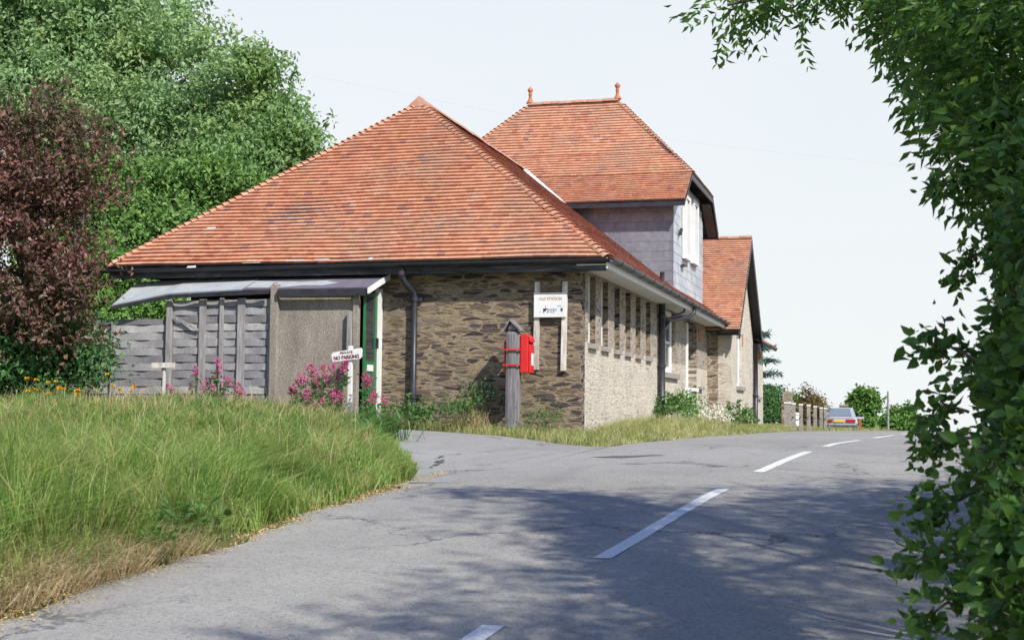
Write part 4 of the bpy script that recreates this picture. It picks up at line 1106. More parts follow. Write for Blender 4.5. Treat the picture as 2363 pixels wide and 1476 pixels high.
# ------------------------------------------------------------------ plants
def frame_of(D_):
    D_ = D_/(np.linalg.norm(D_, axis=1, keepdims=True)+1e-9)
    ref = np.where(np.abs(D_[:, 2:3]) < .9, np.array([[0, 0, 1.0]]), np.array([[1.0, 0, 0]]))
    A = np.cross(D_, ref); A /= np.linalg.norm(A, axis=1, keepdims=True)
    return D_, A, np.cross(A, D_)
def leaf_mesh(P, D_, L, W, rng, fold=.25, droop=.15, simple=True, nrm=None):
    """leaves at P pointing along D_, length L, width W"""
    n = len(P); D_, A, B = frame_of(D_)
    th = rng.uniform(0, 2*PI, n)[:, None]*.5 + rng.normal(0, .5, n)[:, None]
    A2 = A*np.cos(th)+B*np.sin(th); B2 = -A*np.sin(th)+B*np.cos(th)
    if nrm is not None:
        A2 = np.cross(D_, nrm); A2 /= np.linalg.norm(A2, axis=1, keepdims=True)+1e-9; B2 = np.cross(A2, D_)
    L = np.asarray(L)[:, None] if np.ndim(L) else np.full((n, 1), L); W = np.asarray(W)[:, None] if np.ndim(W) else np.full((n, 1), W)
    if simple:
        V = np.stack([P, P+D_*L*.45+A2*W*.5+B2*W*fold, P+D_*L-B2*L*droop, P+D_*L*.45-A2*W*.5+B2*W*fold], 1).reshape(-1, 3)
        b = np.arange(n)[:, None]*4
        return V, [b+np.array([[0, 1, 2, 3]])]
    V = np.stack([P, P+D_*L*.3+A2*W*.46+B2*W*fold, P+D_*L*.65+A2*W*.40+B2*W*fold-B2*L*droop*.3, P+D_*L-B2*L*droop,
                  P+D_*L*.65-A2*W*.40+B2*W*fold-B2*L*droop*.3, P+D_*L*.3-A2*W*.46+B2*W*fold, P+D_*L*.33, P+D_*L*.66-B2*L*droop*.3], 1).reshape(-1, 3)
    b = np.arange(n)[:, None]*8
    return V, [np.concatenate([b+np.array([[6, 1, 2, 7]]), b+np.array([[5, 6, 7, 4]])]), np.concatenate([b+np.array([[0, 1, 6]]), b+np.array([[0, 6, 5]]), b+np.array([[7, 2, 3]]), b+np.array([[7, 3, 4]])])]
def twigs(blobs, n, length, rng, up=.35, shell=.55, clump=0, csize=.4, cen=False):
    """twig roots and directions spread through ellipsoids (weight by size)"""
    w_ = np.array([b[3]*b[4]*b[5] for b in blobs])**.75; w_ /= w_.sum()
    idx = rng.choice(len(blobs), n, p=w_); B = np.array(blobs)[idx]
    d = rng.normal(0, 1, (n, 3)); d /= np.linalg.norm(d, axis=1, keepdims=True)
    r = rng.uniform(0, 1, n)**shell
    P = B[:, :3]+d*r[:, None]*B[:, 3:6]
    C = B[:, :3]
    if clump:
        K = max(4, n//clump); P = np.repeat(P[:K], clump, 0); C = P; d = np.repeat(d[:K], clump, 0)
        sz = np.repeat(rng.uniform(.55, 1.3, K), clump)[:, None]*csize
        P = P+rng.normal(0, 1, P.shape)*sz*np.array([1, 1, .62]); n = len(P)
    D_ = d + rng.normal(0, .45, (n, 3)); D_[:, 2] += up
    D_ /= np.linalg.norm(D_, axis=1, keepdims=True)
    if cen: return P, D_*(length*rng.uniform(.6, 1.3, n))[:, None], C
    return P, D_*(length*rng.uniform(.6, 1.3, n))[:, None]
def leaves_on(P, D_, per, L, W, rng, spread=.12, spray=.9):
    n = len(P); s = rng.uniform(.05, 1, (n, per, 1))
    Q = P[:, None]+D_[:, None]*s+rng.normal(0, spread, (n, per, 3))
    dd = D_/(np.linalg.norm(D_, axis=1, keepdims=True))
    LD = dd[:, None]*.6+rng.normal(0, spray, (n, per, 3)); LD[..., 2] -= .15
    Q = Q.reshape(-1, 3); LD = LD.reshape(-1, 3); m = len(Q)
    k = np.clip(rng.lognormal(-.12, .33, m), .35, 1.5)
    return Q, LD, L*k, W*k
def tree(name, label, cat, base, blobs, ntw, tl, per, L, W, mat, seed, trunk_r=.2, group=None, up=.35, spread=.12, shell=.55, limbs=14, bark=None, parts=('trunk', 'crown'), lean=None, clump=0, csize=.4, droop=.15):
    rng = np.random.default_rng(seed)
    t = thing(name, base, label, cat, group)
    base = np.array(base, float)
    cen = np.array([b[:3] for b in blobs]); top = cen[:, 2].max(); mid = cen.mean(0)
    fork = base+np.array([(mid[0]-base[0])*.4, (mid[1]-base[1])*.4, (mid[2]-base[2])*.45])
    tm = MB()
    tm.tube([base-np.array([0, 0, .4]), base+(fork-base)*.5+rng.normal(0, .04, 3)*trunk_r*4, fork], [trunk_r*1.25, trunk_r, trunk_r*.8], 9)
    order = sorted(range(len(blobs)), key=lambda i: -blobs[i][3]*blobs[i][4]*blobs[i][5])[:limbs]
    for i in order:
        c = np.array(blobs[i][:3]); m1 = fork+(c-fork)*.5+rng.normal(0, .08, 3)*np.linalg.norm(c-fork)
        tm.tube([fork, m1, c], [trunk_r*.6, trunk_r*.36, trunk_r*.08], 7, cap=False)
        for _ in range(3):
            e = c+np.clip(rng.normal(0, .45, 3), -.75, .75)*np.array(blobs[i][3:6]); tm.tube([m1+(c-m1)*rng.uniform(.3, .9), (m1+c+2*e)/4+rng.normal(0, .05, 3), e], [trunk_r*.2, trunk_r*.1, trunk_r*.03], 5, cap=False)
    tm.build(parts[0], bark or M_BARK, t, smooth=True)
    P, D_, C = twigs(blobs, ntw, tl, rng, up, shell, clump, csize, True)
    Q, LD, l_, w_ = leaves_on(P, D_, per, L, W, rng, spread)
    o_ = Q-np.repeat(C, per, 0); o_ /= np.linalg.norm(o_, axis=1, keepdims=True)+1e-6
    nr = o_*.8+rng.normal(0, .42, Q.shape)+np.array([0, 0, .55])
    V_, F_ = leaf_mesh(Q, LD, l_, w_, rng, droop=droop, nrm=nr)
    np_obj(parts[1], V_, F_, mat, t)
    return t
def blob(x, y, d, rx, rz=None, ry=None):
    c = at_depth(x, y, d); s = d/FPX
    return (c[0], c[1], c[2], rx*s, (ry or rx)*s, (rz or rx)*s)

# --- trees on the left behind the station
tree('ash_tree', 'tall pale green ash tree filling the sky left of the roof', 'tree', (-26.5, 41, 1.0),
     [blob(40, 60, 47, 170, 150), blob(180, 20, 47, 150, 130), blob(300, 60, 46, 130, 110), blob(120, 190, 46, 150, 110), blob(270, 200, 45, 140, 100), blob(390, 130, 45, 105, 80),
      blob(480, 165, 45, 62, 50), blob(400, 260, 44, 120, 90), blob(330, 350, 44, 120, 80), blob(200, 320, 44, 120, 90), blob(470, 340, 44, 90, 70), blob(330, 30, 46, 60, 50), blob(-80, 150, 47, 160, 160), blob(60, 330, 45, 120, 100)],
     4600, .6, 20, .18, .10, M_LF_ASH, 101, .38, up=.25, spread=.16, shell=.5, clump=22, csize=.52)
tree('ash_tree', 'rounded mid green tree rising just left of the roof hip', 'tree', (-19.0, 40.5, 1.0),
     [blob(600, 210, 43, 55, 70), blob(640, 300, 43, 62, 60), blob(575, 320, 43, 80, 70), blob(650, 350, 42, 52, 40), blob(540, 400, 42, 90, 60), blob(520, 240, 44, 40, 36), blob(610, 400, 42, 60, 40), blob(590, 155, 43, 22, 28)],
     1400, .6, 18, .18, .10, M_LF_ASH2, 102, .25, up=.4, spread=.14, shell=.5, clump=18, csize=.40)
tree('dark_tree', 'darker green tree low behind the left slope of the roof', 'tree', (-20.0, 36.5, 1.0),
     [blob(360, 470, 40, 110, 70), blob(470, 440, 40, 90, 60), blob(250, 440, 40, 100, 80), blob(330, 560, 39, 90, 60), blob(430, 510, 39, 80, 50), blob(540, 430, 39, 55, 40), blob(150, 480, 40, 120, 120)],
     2200, .55, 17, .15, .10, M_LF_MID, 103, .22, shell=.5, clump=18, csize=.36)
tree('leafy_shrub', 'bright green shrub behind the fence under the canopy corner', 'shrub', (-17.4, 29.8, 1.1),
     [blob(300, 660, 34, 75, 60), blob(370, 700, 33, 55, 60), blob(220, 640, 34, 70, 60), blob(250, 720, 33, 80, 70), blob(150, 650, 34, 90, 90)],
     1300, .5, 14, .12, .08, M_LF_BRIGHT, 104, .1, shell=.5, clump=9, csize=.22, parts=('stem', 'foliage'))
tree('bronze_tree', 'bronze leaved plum tree beside the woven fence at far left', 'tree', (-14.6, 21.6, 1.3),
     [blob(125, 280, 24.5, 34, 56), blob(50, 350, 24.5, 70, 70), blob(165, 340, 24.5, 46, 44), blob(225, 350, 24, 30, 22), blob(60, 760, 23.6, 90, 50), blob(150, 740, 23.5, 56, 40), blob(170, 690, 23.6, 40, 32), blob(100, 420, 24, 100, 60), blob(235, 430, 24, 36, 26), blob(40, 470, 24, 110, 80), blob(170, 490, 24, 66, 40), blob(240, 515, 24, 22, 16),
      blob(80, 570, 24, 110, 60), blob(175, 590, 23.8, 36, 30), blob(50, 640, 24, 110, 70), blob(130, 660, 23.7, 64, 40), blob(-40, 400, 24.3, 100, 130)],
     1250, .6, 17, .10, .055, M_LF_RED, 105, .13, up=.8, spread=.05, shell=.55, limbs=14, clump=5, csize=.18)
tree('dark_shrub', 'dense dark green shrub under the bronze tree at the left edge', 'shrub', (-14.9, 21.8, 1.3),
     [blob(60, 770, 24.6, 110, 90), blob(130, 780, 24.6, 74, 66), blob(20, 850, 24.3, 110, 80), blob(140, 850, 24.4, 100, 60), blob(180, 810, 24.6, 36, 44), blob(-60, 800, 24.6, 100, 110)],
     1500, .45, 14, .10, .06, M_LF_DARK, 106, .1, shell=.5, parts=('stem', 'foliage'))
# --- far trees and garden shrubs beyond the house
def shrub(name, label, cat, blobs, n, tl, per, L, W, mat, seed, group=None, parts=('stem', 'foliage'), tr=.06, **kw_):
    cx_, cy_ = blobs[0][0], blobs[0][1]
    return tree(name, label, cat, (cx_, cy_, hz1(cx_, cy_)), blobs, n, tl, per, L, W, mat, seed, tr, group, parts=parts, limbs=5, **kw_)
shrub('roadside_tree', 'small round green tree on the skyline just right of the car', 'tree', [blob(1995, 922, 150, 24, 20), blob(1980, 935, 150, 14, 14), blob(2014, 930, 149, 12, 20), blob(1992, 965, 149, 18, 22), blob(1998, 985, 148, 18, 16)], 420, .8, 14, .42, .28, M_LF_BRIGHT, 201, parts=('trunk', 'crown'), tr=.2)
shrub('roadside_tree', 'low broad green tree on the skyline right of the telegraph pole', 'tree', [blob(2068, 968, 160, 20, 20), blob(2090, 965, 160, 18, 22), blob(2052, 982, 159, 14, 14), blob(2085, 985, 158, 28, 16), blob(2112, 985, 160, 14, 18)], 520, .8, 14, .42, .28, M_LF_BRIGHT, 202, parts=('trunk', 'crown'), tr=.2)
shrub('garden_shrub', 'dark green garden shrub against the far end of the house', 'shrub', [blob(1785, 930, 57, 28, 28), blob(1770, 945, 56, 20, 26), blob(1800, 945, 57, 18, 20)], 420, .3, 12, .11, .08, M_LF_DARK, 203)
shrub('garden_shrub', 'russet and green shrub behind the concrete posts', 'shrub', [blob(1858, 945, 63, 16, 30), blob(1880, 935, 63, 20, 16), blob(1845, 965, 62, 22, 24), blob(1885, 960, 62, 18, 26), blob(1860, 908, 63, 6, 12)], 420, .3, 12, .12, .08, M_LF_RUSSET, 204)
shrub('garden_shrub', 'light green shrub hanging behind the gate pier', 'shrub', [blob(1815, 950, 66, 20, 26), blob(1835, 930, 66, 14, 16), blob(1830, 970, 65, 24, 22)], 320, .3, 12, .12, .08, M_LF_BRIGHT, 205)
# conifer behind the far gable
cn = at_depth(1768, 800, 66); ct = thing('conifer', (cn[0]-.5, cn[1], hz1(cn[0], cn[1])), 'blue green conifer branches showing past the far gable', 'tree')
tk = MB(); tk.tube([(cn[0]-.5, cn[1], 0), (cn[0]-.5, cn[1], 5.7)], [.2, .03], 8); PP = []; DD = []
rg_ = np.random.default_rng(5)
for zz in np.arange(1.6, 5.6, .62):
    for a in np.arange(0, 2*PI, .9):
        ln = (6.6-zz)*.30*rg_.uniform(.8, 1.15)+.2; a2 = a+zz*1.3
        e = np.array([math.cos(a2)*ln, math.sin(a2)*ln, -.1*ln+.12]); o_ = np.array([cn[0]-.5, cn[1], zz])
        tk.tube([o_, o_+e], [.03, .01], 4, cap=False)
        for s in np.linspace(.2, 1, 16):
            PP.append(o_+e*s); DD.append(e/ln+rg_.normal(0, .5, 3)+np.array([0, 0, -.3]))
tk.build('trunk', M_BARK, ct)
PP = np.repeat(np.array(PP), 3, 0)+rg_.normal(0, .05, (len(PP)*3, 3)); DD = np.repeat(np.array(DD), 3, 0)+rg_.normal(0, .3, (len(DD)*3, 3))
V_, F_ = leaf_mesh(PP, DD, .3, .06, rg_); np_obj('crown', V_, F_, M_LF_CONIF, ct)

# --- right-hand side: overhanging tree and hedge
def right_tree():
    rng = np.random.default_rng(301)
    base = np.array([2.7, 7.2, hz1(2.7, 7.2)])
    t = thing('overhanging_tree', base, 'roadside ash tree leaning over the right side of the road, leafy branch across the top', 'tree')
    tm = MB()
    tm.tube([base-np.array([0, 0, .4]), base+np.array([-.1, .2, 1.6]), base+np.array([-.2, .5, 3.2])], [.2, .16, .13], 10)
    fork = base+np.array([-.2, .5, 3.2])
    tips = []
    # the branch that crosses the top of the picture and limbs through the crown
    def limb(pts, r): tm.tube(pts, list(np.linspace(r, r*.15, len(pts))), 7, cap=False); return pts
    b1 = limb([fork, np.array([1.6, 9.0, 4.55]), np.array([.6, 10.0, 4.75]), np.array([-.4, 10.2, 4.75]), np.array([-1.15, 10.2, 4.62])], .075)
    limb([fork, np.array([2.2, 6.4, 4.4]), np.array([1.2, 5.6, 5.2])], .08); limb([fork, np.array([3.2, 8, 5.2]), np.array([3.4, 8.3, 6.6])], .09)
    limb([fork, np.array([2.0, 8.6, 5.2]), np.array([1.2, 9.4, 6.2])], .08); limb([base+np.array([-.1, .2, 1.6]), np.array([1.6, 8.0, 3.2]), np.array([.9, 9.0, 3.9])], .06)
    tm.build('trunk', M_BARK, t, smooth=True)
    Q = []; LD = []
    # pinnate sprays: leaflets in pairs along a drooping rachis
    def spray(p, d, n=5, ln=.30, lf=1.0):
        d = d/np.linalg.norm(d); side = np.cross(d, [0, 0, 1.0]); side /= (np.linalg.norm(side)+1e-6); r0 = rng.normal(0, .35)
        side = side*math.cos(r0)+np.cross(d, side)*math.sin(r0)
        for i in range(n):
            s = (i+.6)/n; q = p+d*ln*s+np.array([0, 0, -.10*s*s*ln/.3])
            for sg in (-1, 1): Q.append(q); LD.append(side*sg*.8+d*.55+np.array([0, 0, -.35])+rng.normal(0, .15, 3))
        Q.append(p+d*ln); LD.append(d+np.array([0, 0, -.5]))
    # along the crossing branch
    for _ in range(210):
        s = rng.uniform(1.2, 4)
        i = min(int(s), 3); p = b1[i]+(b1[i+1]-b1[i])*(s-i)+rng.normal(0, .12, 3)*np.array([1, 1.6, .9])
        d = rng.normal(0, 1, 3); d[2] = d[2]*.5-.2; d[0] -= .35
        spray(p, d)
    # crown and flank
    bl = [blob(2080, 30, 9.6, 60, 60), blob(2170, 20, 8.5, 110, 90), blob(2130, 130, 9.2, 55, 70), blob(2290, 60, 7.5, 150, 130), blob(2190, 190, 8, 80, 90), blob(2280, 230, 7, 110, 120), blob(2215, 320, 7.5, 60, 70), blob(2320, 380, 6.5, 100, 100), blob(2020, 10, 10, 60, 22)]
    bl = [(b[0]+.07, b[1], b[2], b[3], b[4]*2.2, b[5]) for b in bl]
    P, D_ = twigs(bl, 900, .4, rng, .0, .6)
    for p, d in zip(P, D_): spray(p, d, n=int(rng.integers(3, 6)), ln=.26)
    # the high crown above the frame (it casts the shade across the road)
    hi = [(2.2, 7.6, 6.1, 1.6, 1.7, .9), (1.9, 8.2, 5.4, 1.1, 1.2, .8), (3.6, 7.0, 6.0, 1.5, 1.7, 1.0), (2.3, 5.2, 5.3, 1.3, 1.4, .9), (3.2, 9.4, 5.6, 1.4, 1.3, .9), (3.8, 4.6, 5.4, 1.5, 1.6, .9), (2.2, 2.6, 5.4, 1.6, 1.6, .9), (2.2, 3.9, 5.0, 1.4, 1.5, .9), (2.0, 3.0, 5.0, 1.2, 1.3, .8), (2.7, 1.7, 5.2, 1.5, 1.4, .9), (3.0, 6.0, 5.0, 1.3, 1.4, .9)]
    P, D_ = twigs(hi, 4400, .5, rng, .1, .75)
    for p, d in zip(P, D_): spray(p, d, n=4, ln=.30)
    Qa, La = np.array(Q), np.array(LD); k = rng.uniform(.75, 1.2, len(Qa))
    V_, F_ = leaf_mesh(Qa, La, .088*k, .032*k, rng, fold=.12, droop=.2)
    np_obj('crown', V_, F_, M_LF_HEDGE, t)
right_tree()
def hedge_bush(label, base, blobs, n, seed, L, W, mat=None, stems=()):
    rng = np.random.default_rng(seed)
    t = thing('hedge_bush', base, label, 'bush', 'roadside hedge bushes')
    tm = MB(); b0 = np.array(base)
    for i, b in enumerate(blobs):
        c = np.array(b[:3]); tm.tube([b0+rng.normal(0, .08, 3)*np.array([1, 1, 0]), (b0+c)/2+rng.normal(0, .12, 3), c], [.03, .02, .008], 6, cap=False)
        for _ in range(5):
            e = c+rng.normal(0, .6, 3)*np.array(b[3:6]); tm.tube([c, (c+e)/2+rng.normal(0, .03, 3), e], [.010, .007, .003], 5, cap=False)
    P, D_ = twigs(blobs, n, .17, rng, .1, .7)
    for p, d in zip(P, D_): tm.tube([p-d*.6, p, p+d], [.004, .003, .0015], 4, cap=False)
    xp, xd = [], []
    for sh in stems:
        pts = [at_depth(q[0]+55, q[1], q[2]) for q in sh]; tm.tube(pts, list(np.linspace(.007, .003, len(pts))), 5, cap=False)
        for a_, b_ in zip(pts[:-1], pts[1:]):
            for k_ in range(3):
                xp.append(a_+(b_-a_)*rng.uniform(.1, .9)); xd.append((b_-a_)/np.linalg.norm(b_-a_)*.10+rng.normal(0, .02, 3))
    if xp: P = np.concatenate([P, np.array(xp)]); D_ = np.concatenate([D_, np.array(xd)])
    tm.build('stem', M_TWIG, t, smooth=True)
    Q, LD, l_, w_ = leaves_on(P, D_, 17, L*.66, W*.66, rng, .035, .75)
    V_, F_ = leaf_mesh(Q, LD, l_, w_, rng, fold=.16, droop=.22, simple=False)
    np_obj('foliage', V_, F_, mat or M_LF_HEDGE, t, smooth=True)
def sq(b, ky=1.6): return (b[0]+.03*b[1]+.12, b[1], b[2], b[3], b[4]*ky, b[5])
hedge_bush('upper hedge bush with dark leaves hanging against the sky at right', (1.5, 6.6, 1.0),
           [sq(blob(2230, 420, 6.3, 90, 70)), sq(blob(2200, 470, 6.6, 55, 60)), sq(blob(2250, 560, 6.2, 85, 80)), sq(blob(2330, 520, 5.6, 120, 130)), sq(blob(2260, 680, 6.0, 75, 70)), sq(blob(2180, 500, 6.8, 30, 30)), sq(blob(2140, 300, 7.2, 45, 45)), sq(blob(2180, 390, 7, 40, 40))], 820, 311, .085, .045, stems=[[(2250, 440, 6.2), (2170, 420, 6.3), (2120, 430, 6.4)], [(2240, 560, 6.2), (2180, 600, 6.3), (2160, 640, 6.3)], [(2190, 300, 6.8), (2110, 250, 6.9), (2075, 250, 6.9)]])
hedge_bush('middle hedge bush with broad leaves beside the road at right', (1.0, 5.0, .85),
           [sq(blob(2250, 770, 5.6, 90, 80)), sq(blob(2190, 830, 5.8, 55, 60)), sq(blob(2300, 900, 5.2, 110, 90)), sq(blob(2220, 930, 5.4, 65, 60)), sq(blob(2180, 1000, 5.6, 45, 60)), sq(blob(2350, 760, 4.8, 110, 130)), sq(blob(2150, 870, 6.0, 28, 40)), sq(blob(2170, 780, 6.0, 26, 34))], 860, 312, .08, .048, stems=[[(2200, 830, 5.6), (2140, 800, 5.7), (2095, 790, 5.7)], [(2180, 950, 5.5), (2120, 930, 5.6), (2100, 960, 5.6)], [(2200, 1010, 5.2), (2120, 1010, 5.3), (2075, 1050, 5.3)]])
hedge_bush('lower hedge bush with bright leafy shoots over the tarmac at bottom right', (.8, 3.9, .65),
           [sq(blob(2260, 1080, 4.6, 110, 80)), sq(blob(2180, 1090, 4.9, 50, 60)), sq(blob(2300, 1200, 4.2, 110, 90)), sq(blob(2210, 1240, 4.4, 70, 60)), sq(blob(2150, 1270, 4.6, 45, 40)), sq(blob(2290, 1330, 4.0, 110, 80)), sq(blob(2200, 1390, 4.2, 70, 70)), sq(blob(2330, 1450, 3.8, 110, 90)), sq(blob(2240, 1460, 4.0, 80, 60)), sq(blob(2140, 1160, 5.0, 26, 26))], 860, 313, .078, .046, stems=[[(2200, 1250, 4.5), (2120, 1270, 4.6), (2065, 1290, 4.6)], [(2200, 1130, 4.8), (2130, 1170, 4.8), (2085, 1190, 4.8)], [(2230, 1400, 4.2), (2130, 1390, 4.2), (2090, 1420, 4.2)]])
xb = 2.75
tree('verge_tree', 'small hawthorn on the right verge behind the hedge leaves', 'tree', (xb, 10.8, hz1(xb, 10.8)), [(2.6, 10.6, 2.0, .8, 1.4, .9), (2.7, 11.2, 3.2, .9, 1.2, .9), (3.0, 10.0, 4.1, 1.1, 1.3, .9), (3.2, 11.4, 4.7, .9, .9, .7), (2.6, 8.8, 2.6, .8, 1.2, 1.1), (3.3, 8.6, 4.6, 1.0, 1.2, .9)], 1500, .4, 13, .07, .05, M_LF_DARK, 329, .10, limbs=6)
for i, (yb, lab) in enumerate([(14, 'hedge bush on the right verge just beyond the overhanging tree'), (19, 'second hedge bush along the right verge beyond the overhanging tree'), (24, 'third hedge bush along the right verge hidden by nearer leaves')]):
    xb = float(right_edge(yb))+1.3
    tree('verge_bush', lab, 'bush', (xb, yb, hz1(xb, yb)), [(xb, yb, hz1(xb, yb)+.8, .9, 2.4, .8), (xb+.5, yb+1, hz1(xb, yb)+1.1, .8, 1.6, .7)], 500, .4, 12, .10, .06, M_LF_DARK, 330+i, .06, parts=('stem', 'foliage'), limbs=3)

# ------------------------------------------------------------------ grass and low plants
def blades(P, Hh, W, lean, rng, curl=.5):
    n = len(P); a = rng.uniform(0, 2*PI, n); side = np.stack([np.cos(a), np.sin(a), np.zeros(n)], 1)
    ld = rng.normal(0, 1, (n, 3)); ld[:, 2] = 0; ld = ld*.55+np.array(lean)
    Hh = Hh[:, None]; W = W[:, None]
    m = P+ld*Hh*.25*curl+np.array([0, 0, 1.0])*Hh*.6; tp = P+ld*Hh*curl+np.array([0, 0, 1.0])*Hh*(1-.18*np.linalg.norm(ld, axis=1, keepdims=True)*curl)
    V = np.stack([P-side*W, P+side*W, m+side*W*.8, m-side*W*.8, tp], 1).reshape(-1, 3)
    b = np.arange(n)[:, None]*5
    return V, [b+np.array([[0, 1, 2, 3]]), b+np.array([[3, 2, 4]])]
def scatter(n, x0, x1, y0, y1, test, rng, near=True):
    x = rng.uniform(x0, x1, n); y = rng.uniform(y0, y1, n)
    k = test(x, y); x, y = x[k], y[k]
    v = np.stack([x, y, height(x, y)], 1)-CAM; d = v@FW
    px = IW/2+(v@RX)/d*FPX
    k = (d > 2) & (px > -160) & (px < 2500)
    return np.stack([x[k], y[k], height(x[k], y[k])], 1)
rng = np.random.default_rng(77)
bank_in = lambda x, y: inside(BANK, x, y) & (dist_edge(BANK[:8], x, y) > .10) & (rng.uniform(0, 1, len(x)) < np.interp(y, [5, 9, 16, 25], [1, .95, .7, .5]))
P = scatter(330000, -17, -4.8, 4.8, 24.2, bank_in, rng)
de = dist_edge(BANK[:8], P[:, 0], P[:, 1])
def cell_rand(P, size, k, seed):
    """k random numbers shared by all blades of one tussock"""
    jx = P[:, 0]+.4*size*np.sin(P[:, 1]*5.1/size*.3); jy = P[:, 1]+.4*size*np.sin(P[:, 0]*4.3/size*.3)
    ix = np.floor(jx/size).astype(np.int64)+4000; iy = np.floor(jy/size).astype(np.int64)+4000
    tab = np.random.default_rng(seed).uniform(0, 1, (9973, k))
    return tab[(ix*7919+iy*104729) % 9973]
c1 = cell_rand(P, .34, 3, 1); c2 = cell_rand(P, 1.15, 3, 2)
Hb = (.14+.24*sstep(de/.9))*(.45+.65*c1[:, 0]+.45*c2[:, 0])*rng.uniform(.5, 1.3, len(P))*np.interp(P[:, 1], [9, 17], [1.4, .74])
lean = np.stack([.45+1.5*(c1[:, 1]-.5)+1.0*(c2[:, 1]-.5), -.2+1.5*(c1[:, 2]-.5)+1.0*(c2[:, 2]-.5), np.zeros(len(P))], 1)
V_, F_ = blades(P, Hb, np.interp(P[:, 1], [5, 25], [.0034, .0075])*rng.uniform(.6, 1.5, len(P)), lean, rng, .85)
tag(np_obj('grass', V_, F_, M_GRASS), 'long unmown meadow grass covering the roadside bank', 'grass', kind='stuff')
# coarse tussocks standing out of the finer grass
P = scatter(90000, -16, -4.9, 4.8, 24, lambda x, y: inside(BANK, x, y) & (dist_edge(BANK[:8], x, y) > .35), rng)
t1 = cell_rand(P, .55, 4, 5); P = P[t1[:, 0] > .74]; t1 = cell_rand(P, .55, 4, 5)
lean = np.stack([.3+1.9*(t1[:, 1]-.5), -.2+1.9*(t1[:, 2]-.5), np.zeros(len(P))], 1)
V_, F_ = blades(P, (.22+.26*t1[:, 3])*rng.uniform(.6, 1.2, len(P)), np.interp(P[:, 1], [5, 25], [.005, .010])*rng.uniform(.7, 1.3, len(P)), lean, rng, 1.0)
tag(np_obj('tussock_grass', V_, F_, M_TUSSOCK), 'coarse brighter green tussocks rising out of the bank grass', 'grass', kind='stuff')
# dry straw low on the bank
dry = lambda x, y: inside(BANK, x, y) & (dist_edge(BANK[:8], x, y) < 1.5) & (np.sin(x*1.1+y*.9)+np.sin(y*1.9-x) > -.35)
P = scatter(15000, -5.9, -4.8, 4.8, 10.5, dry, rng)
lean = np.stack([.8+rng.normal(0, .8, len(P)), rng.normal(0, .9, len(P)), np.zeros(len(P))], 1)
V_, F_ = blades(P, rng.uniform(.10, .32, len(P)), rng.uniform(.0018, .0035, len(P)), lean, rng, 1.0)
tag(np_obj('dry_grass', V_, F_, M_STRAW), 'straw coloured dead grass along the foot of the bank', 'grass', kind='stuff')
P = scatter(6500, -14, -5.2, 6, 24, lambda x, y: inside(BANK, x, y) & (dist_edge(BANK[:8], x, y) > .5), rng)
lean = np.stack([rng.normal(.3, .4, len(P)), rng.normal(0, .4, len(P)), np.zeros(len(P))], 1)
V_, F_ = blades(P, rng.uniform(.30, .66, len(P)), np.interp(P[:, 1], [6, 24], [.0018, .0045])*rng.uniform(.7, 1.3, len(P)), lean, rng, .5)
tag(np_obj('seeding_grass', V_, F_, M_STRAW), 'tall pale seeding grass stalks above the bank', 'grass', kind='stuff')
# verge along the building
def verge_test(x, y):
    a = (y > np.interp(x, [-9.6, -9.3, -8, -6.6, -5.6, -5.0, -4.5, -4.2], [24.3, 24.3, 24.15, 23.6, 22.45, 21.55, 20.95, 20.7])) & (x < left_edge(y)-np.interp(y, [40, 48], [0, .9])) & (x > -9.6)
    b = ~((x < XS-.0) & (y > YF-.02)); c = ~((x < WX) & (y > WY0))
    return a & b & c
P = scatter(190000, -9.6, -2.2, 20.5, 56, lambda x, y: verge_test(x, y) & (rng.uniform(0, 1, len(x)) < np.interp(y, [25, 56], [1, .45])), rng)
wall_d = np.where(P[:, 1] < YF, YF-P[:, 1], P[:, 0]-XS)
edge_d = left_edge(P[:, 1])-P[:, 0]
Hv = rng.uniform(.05, .20, len(P))*(1+1.0*sstep((P[:, 1]-24)/6)*sstep((38-P[:, 1])/6)*sstep(edge_d/1.0))*(.5+.9*sstep(edge_d/.7))
lean = np.stack([rng.normal(.2, .6, len(P)), rng.normal(-.2, .6, len(P)), np.zeros(len(P))], 1)
V_, F_ = blades(P, Hv, rng.uniform(.003, .006, len(P)), lean, rng, .7)
tag(np_obj('verge_grass', V_, F_, M_GRASSV), 'short yellowing grass on the verge round the foot of the building', 'grass', kind='stuff')
# right verge and far verge grass
P = scatter(60000, -6, 8, 16, 75, lambda x, y: ((x > right_edge(y)+.1) & (x < right_edge(y)+2)) | ((x < left_edge(y)-.1) & (x > left_edge(y)-2.6) & (y > 62)), rng)
V_, F_ = blades(P, rng.uniform(.1, .32, len(P)), rng.uniform(.005, .008, len(P)), np.zeros((len(P), 3)), rng, .7)
tag(np_obj('far_grass', V_, F_, M_GRASSV), 'grass on the far verges near the crest of the road', 'grass', kind='stuff')
# yellow litter along the kerbless edge
n = 5200
y = rng.uniform(4.8, 15.2, n); x = -4.80+rng.normal(-.03, .10, n)*np.interp(y, [5, 10, 15], [1.25, .9, .9]) + .07*np.sin(y*2.1)+.05*np.sin(y*5.3+1)-.04
k = (np.sin(y*3.1)+np.sin(y*7.7)+rng.normal(0, .8, n)) > -1.2; x, y = x[k], y[k]; n = len(x)
zz = np.maximum(height(x, y), np.where(x > -4.9, road_z(x, y), -9))+.012
P = np.stack([x, y, zz], 1); D_ = rng.normal(0, 1, (n, 3)); D_[:, 2] *= .3
V_, F_ = leaf_mesh(P, D_, rng.uniform(.006, .026, n), rng.uniform(.005, .018, n), rng)
tag(np_obj('leaf_litter', V_, F_, M_LITTER), 'yellow blossom litter and grit gathered along the road edge', 'litter', kind='stuff')

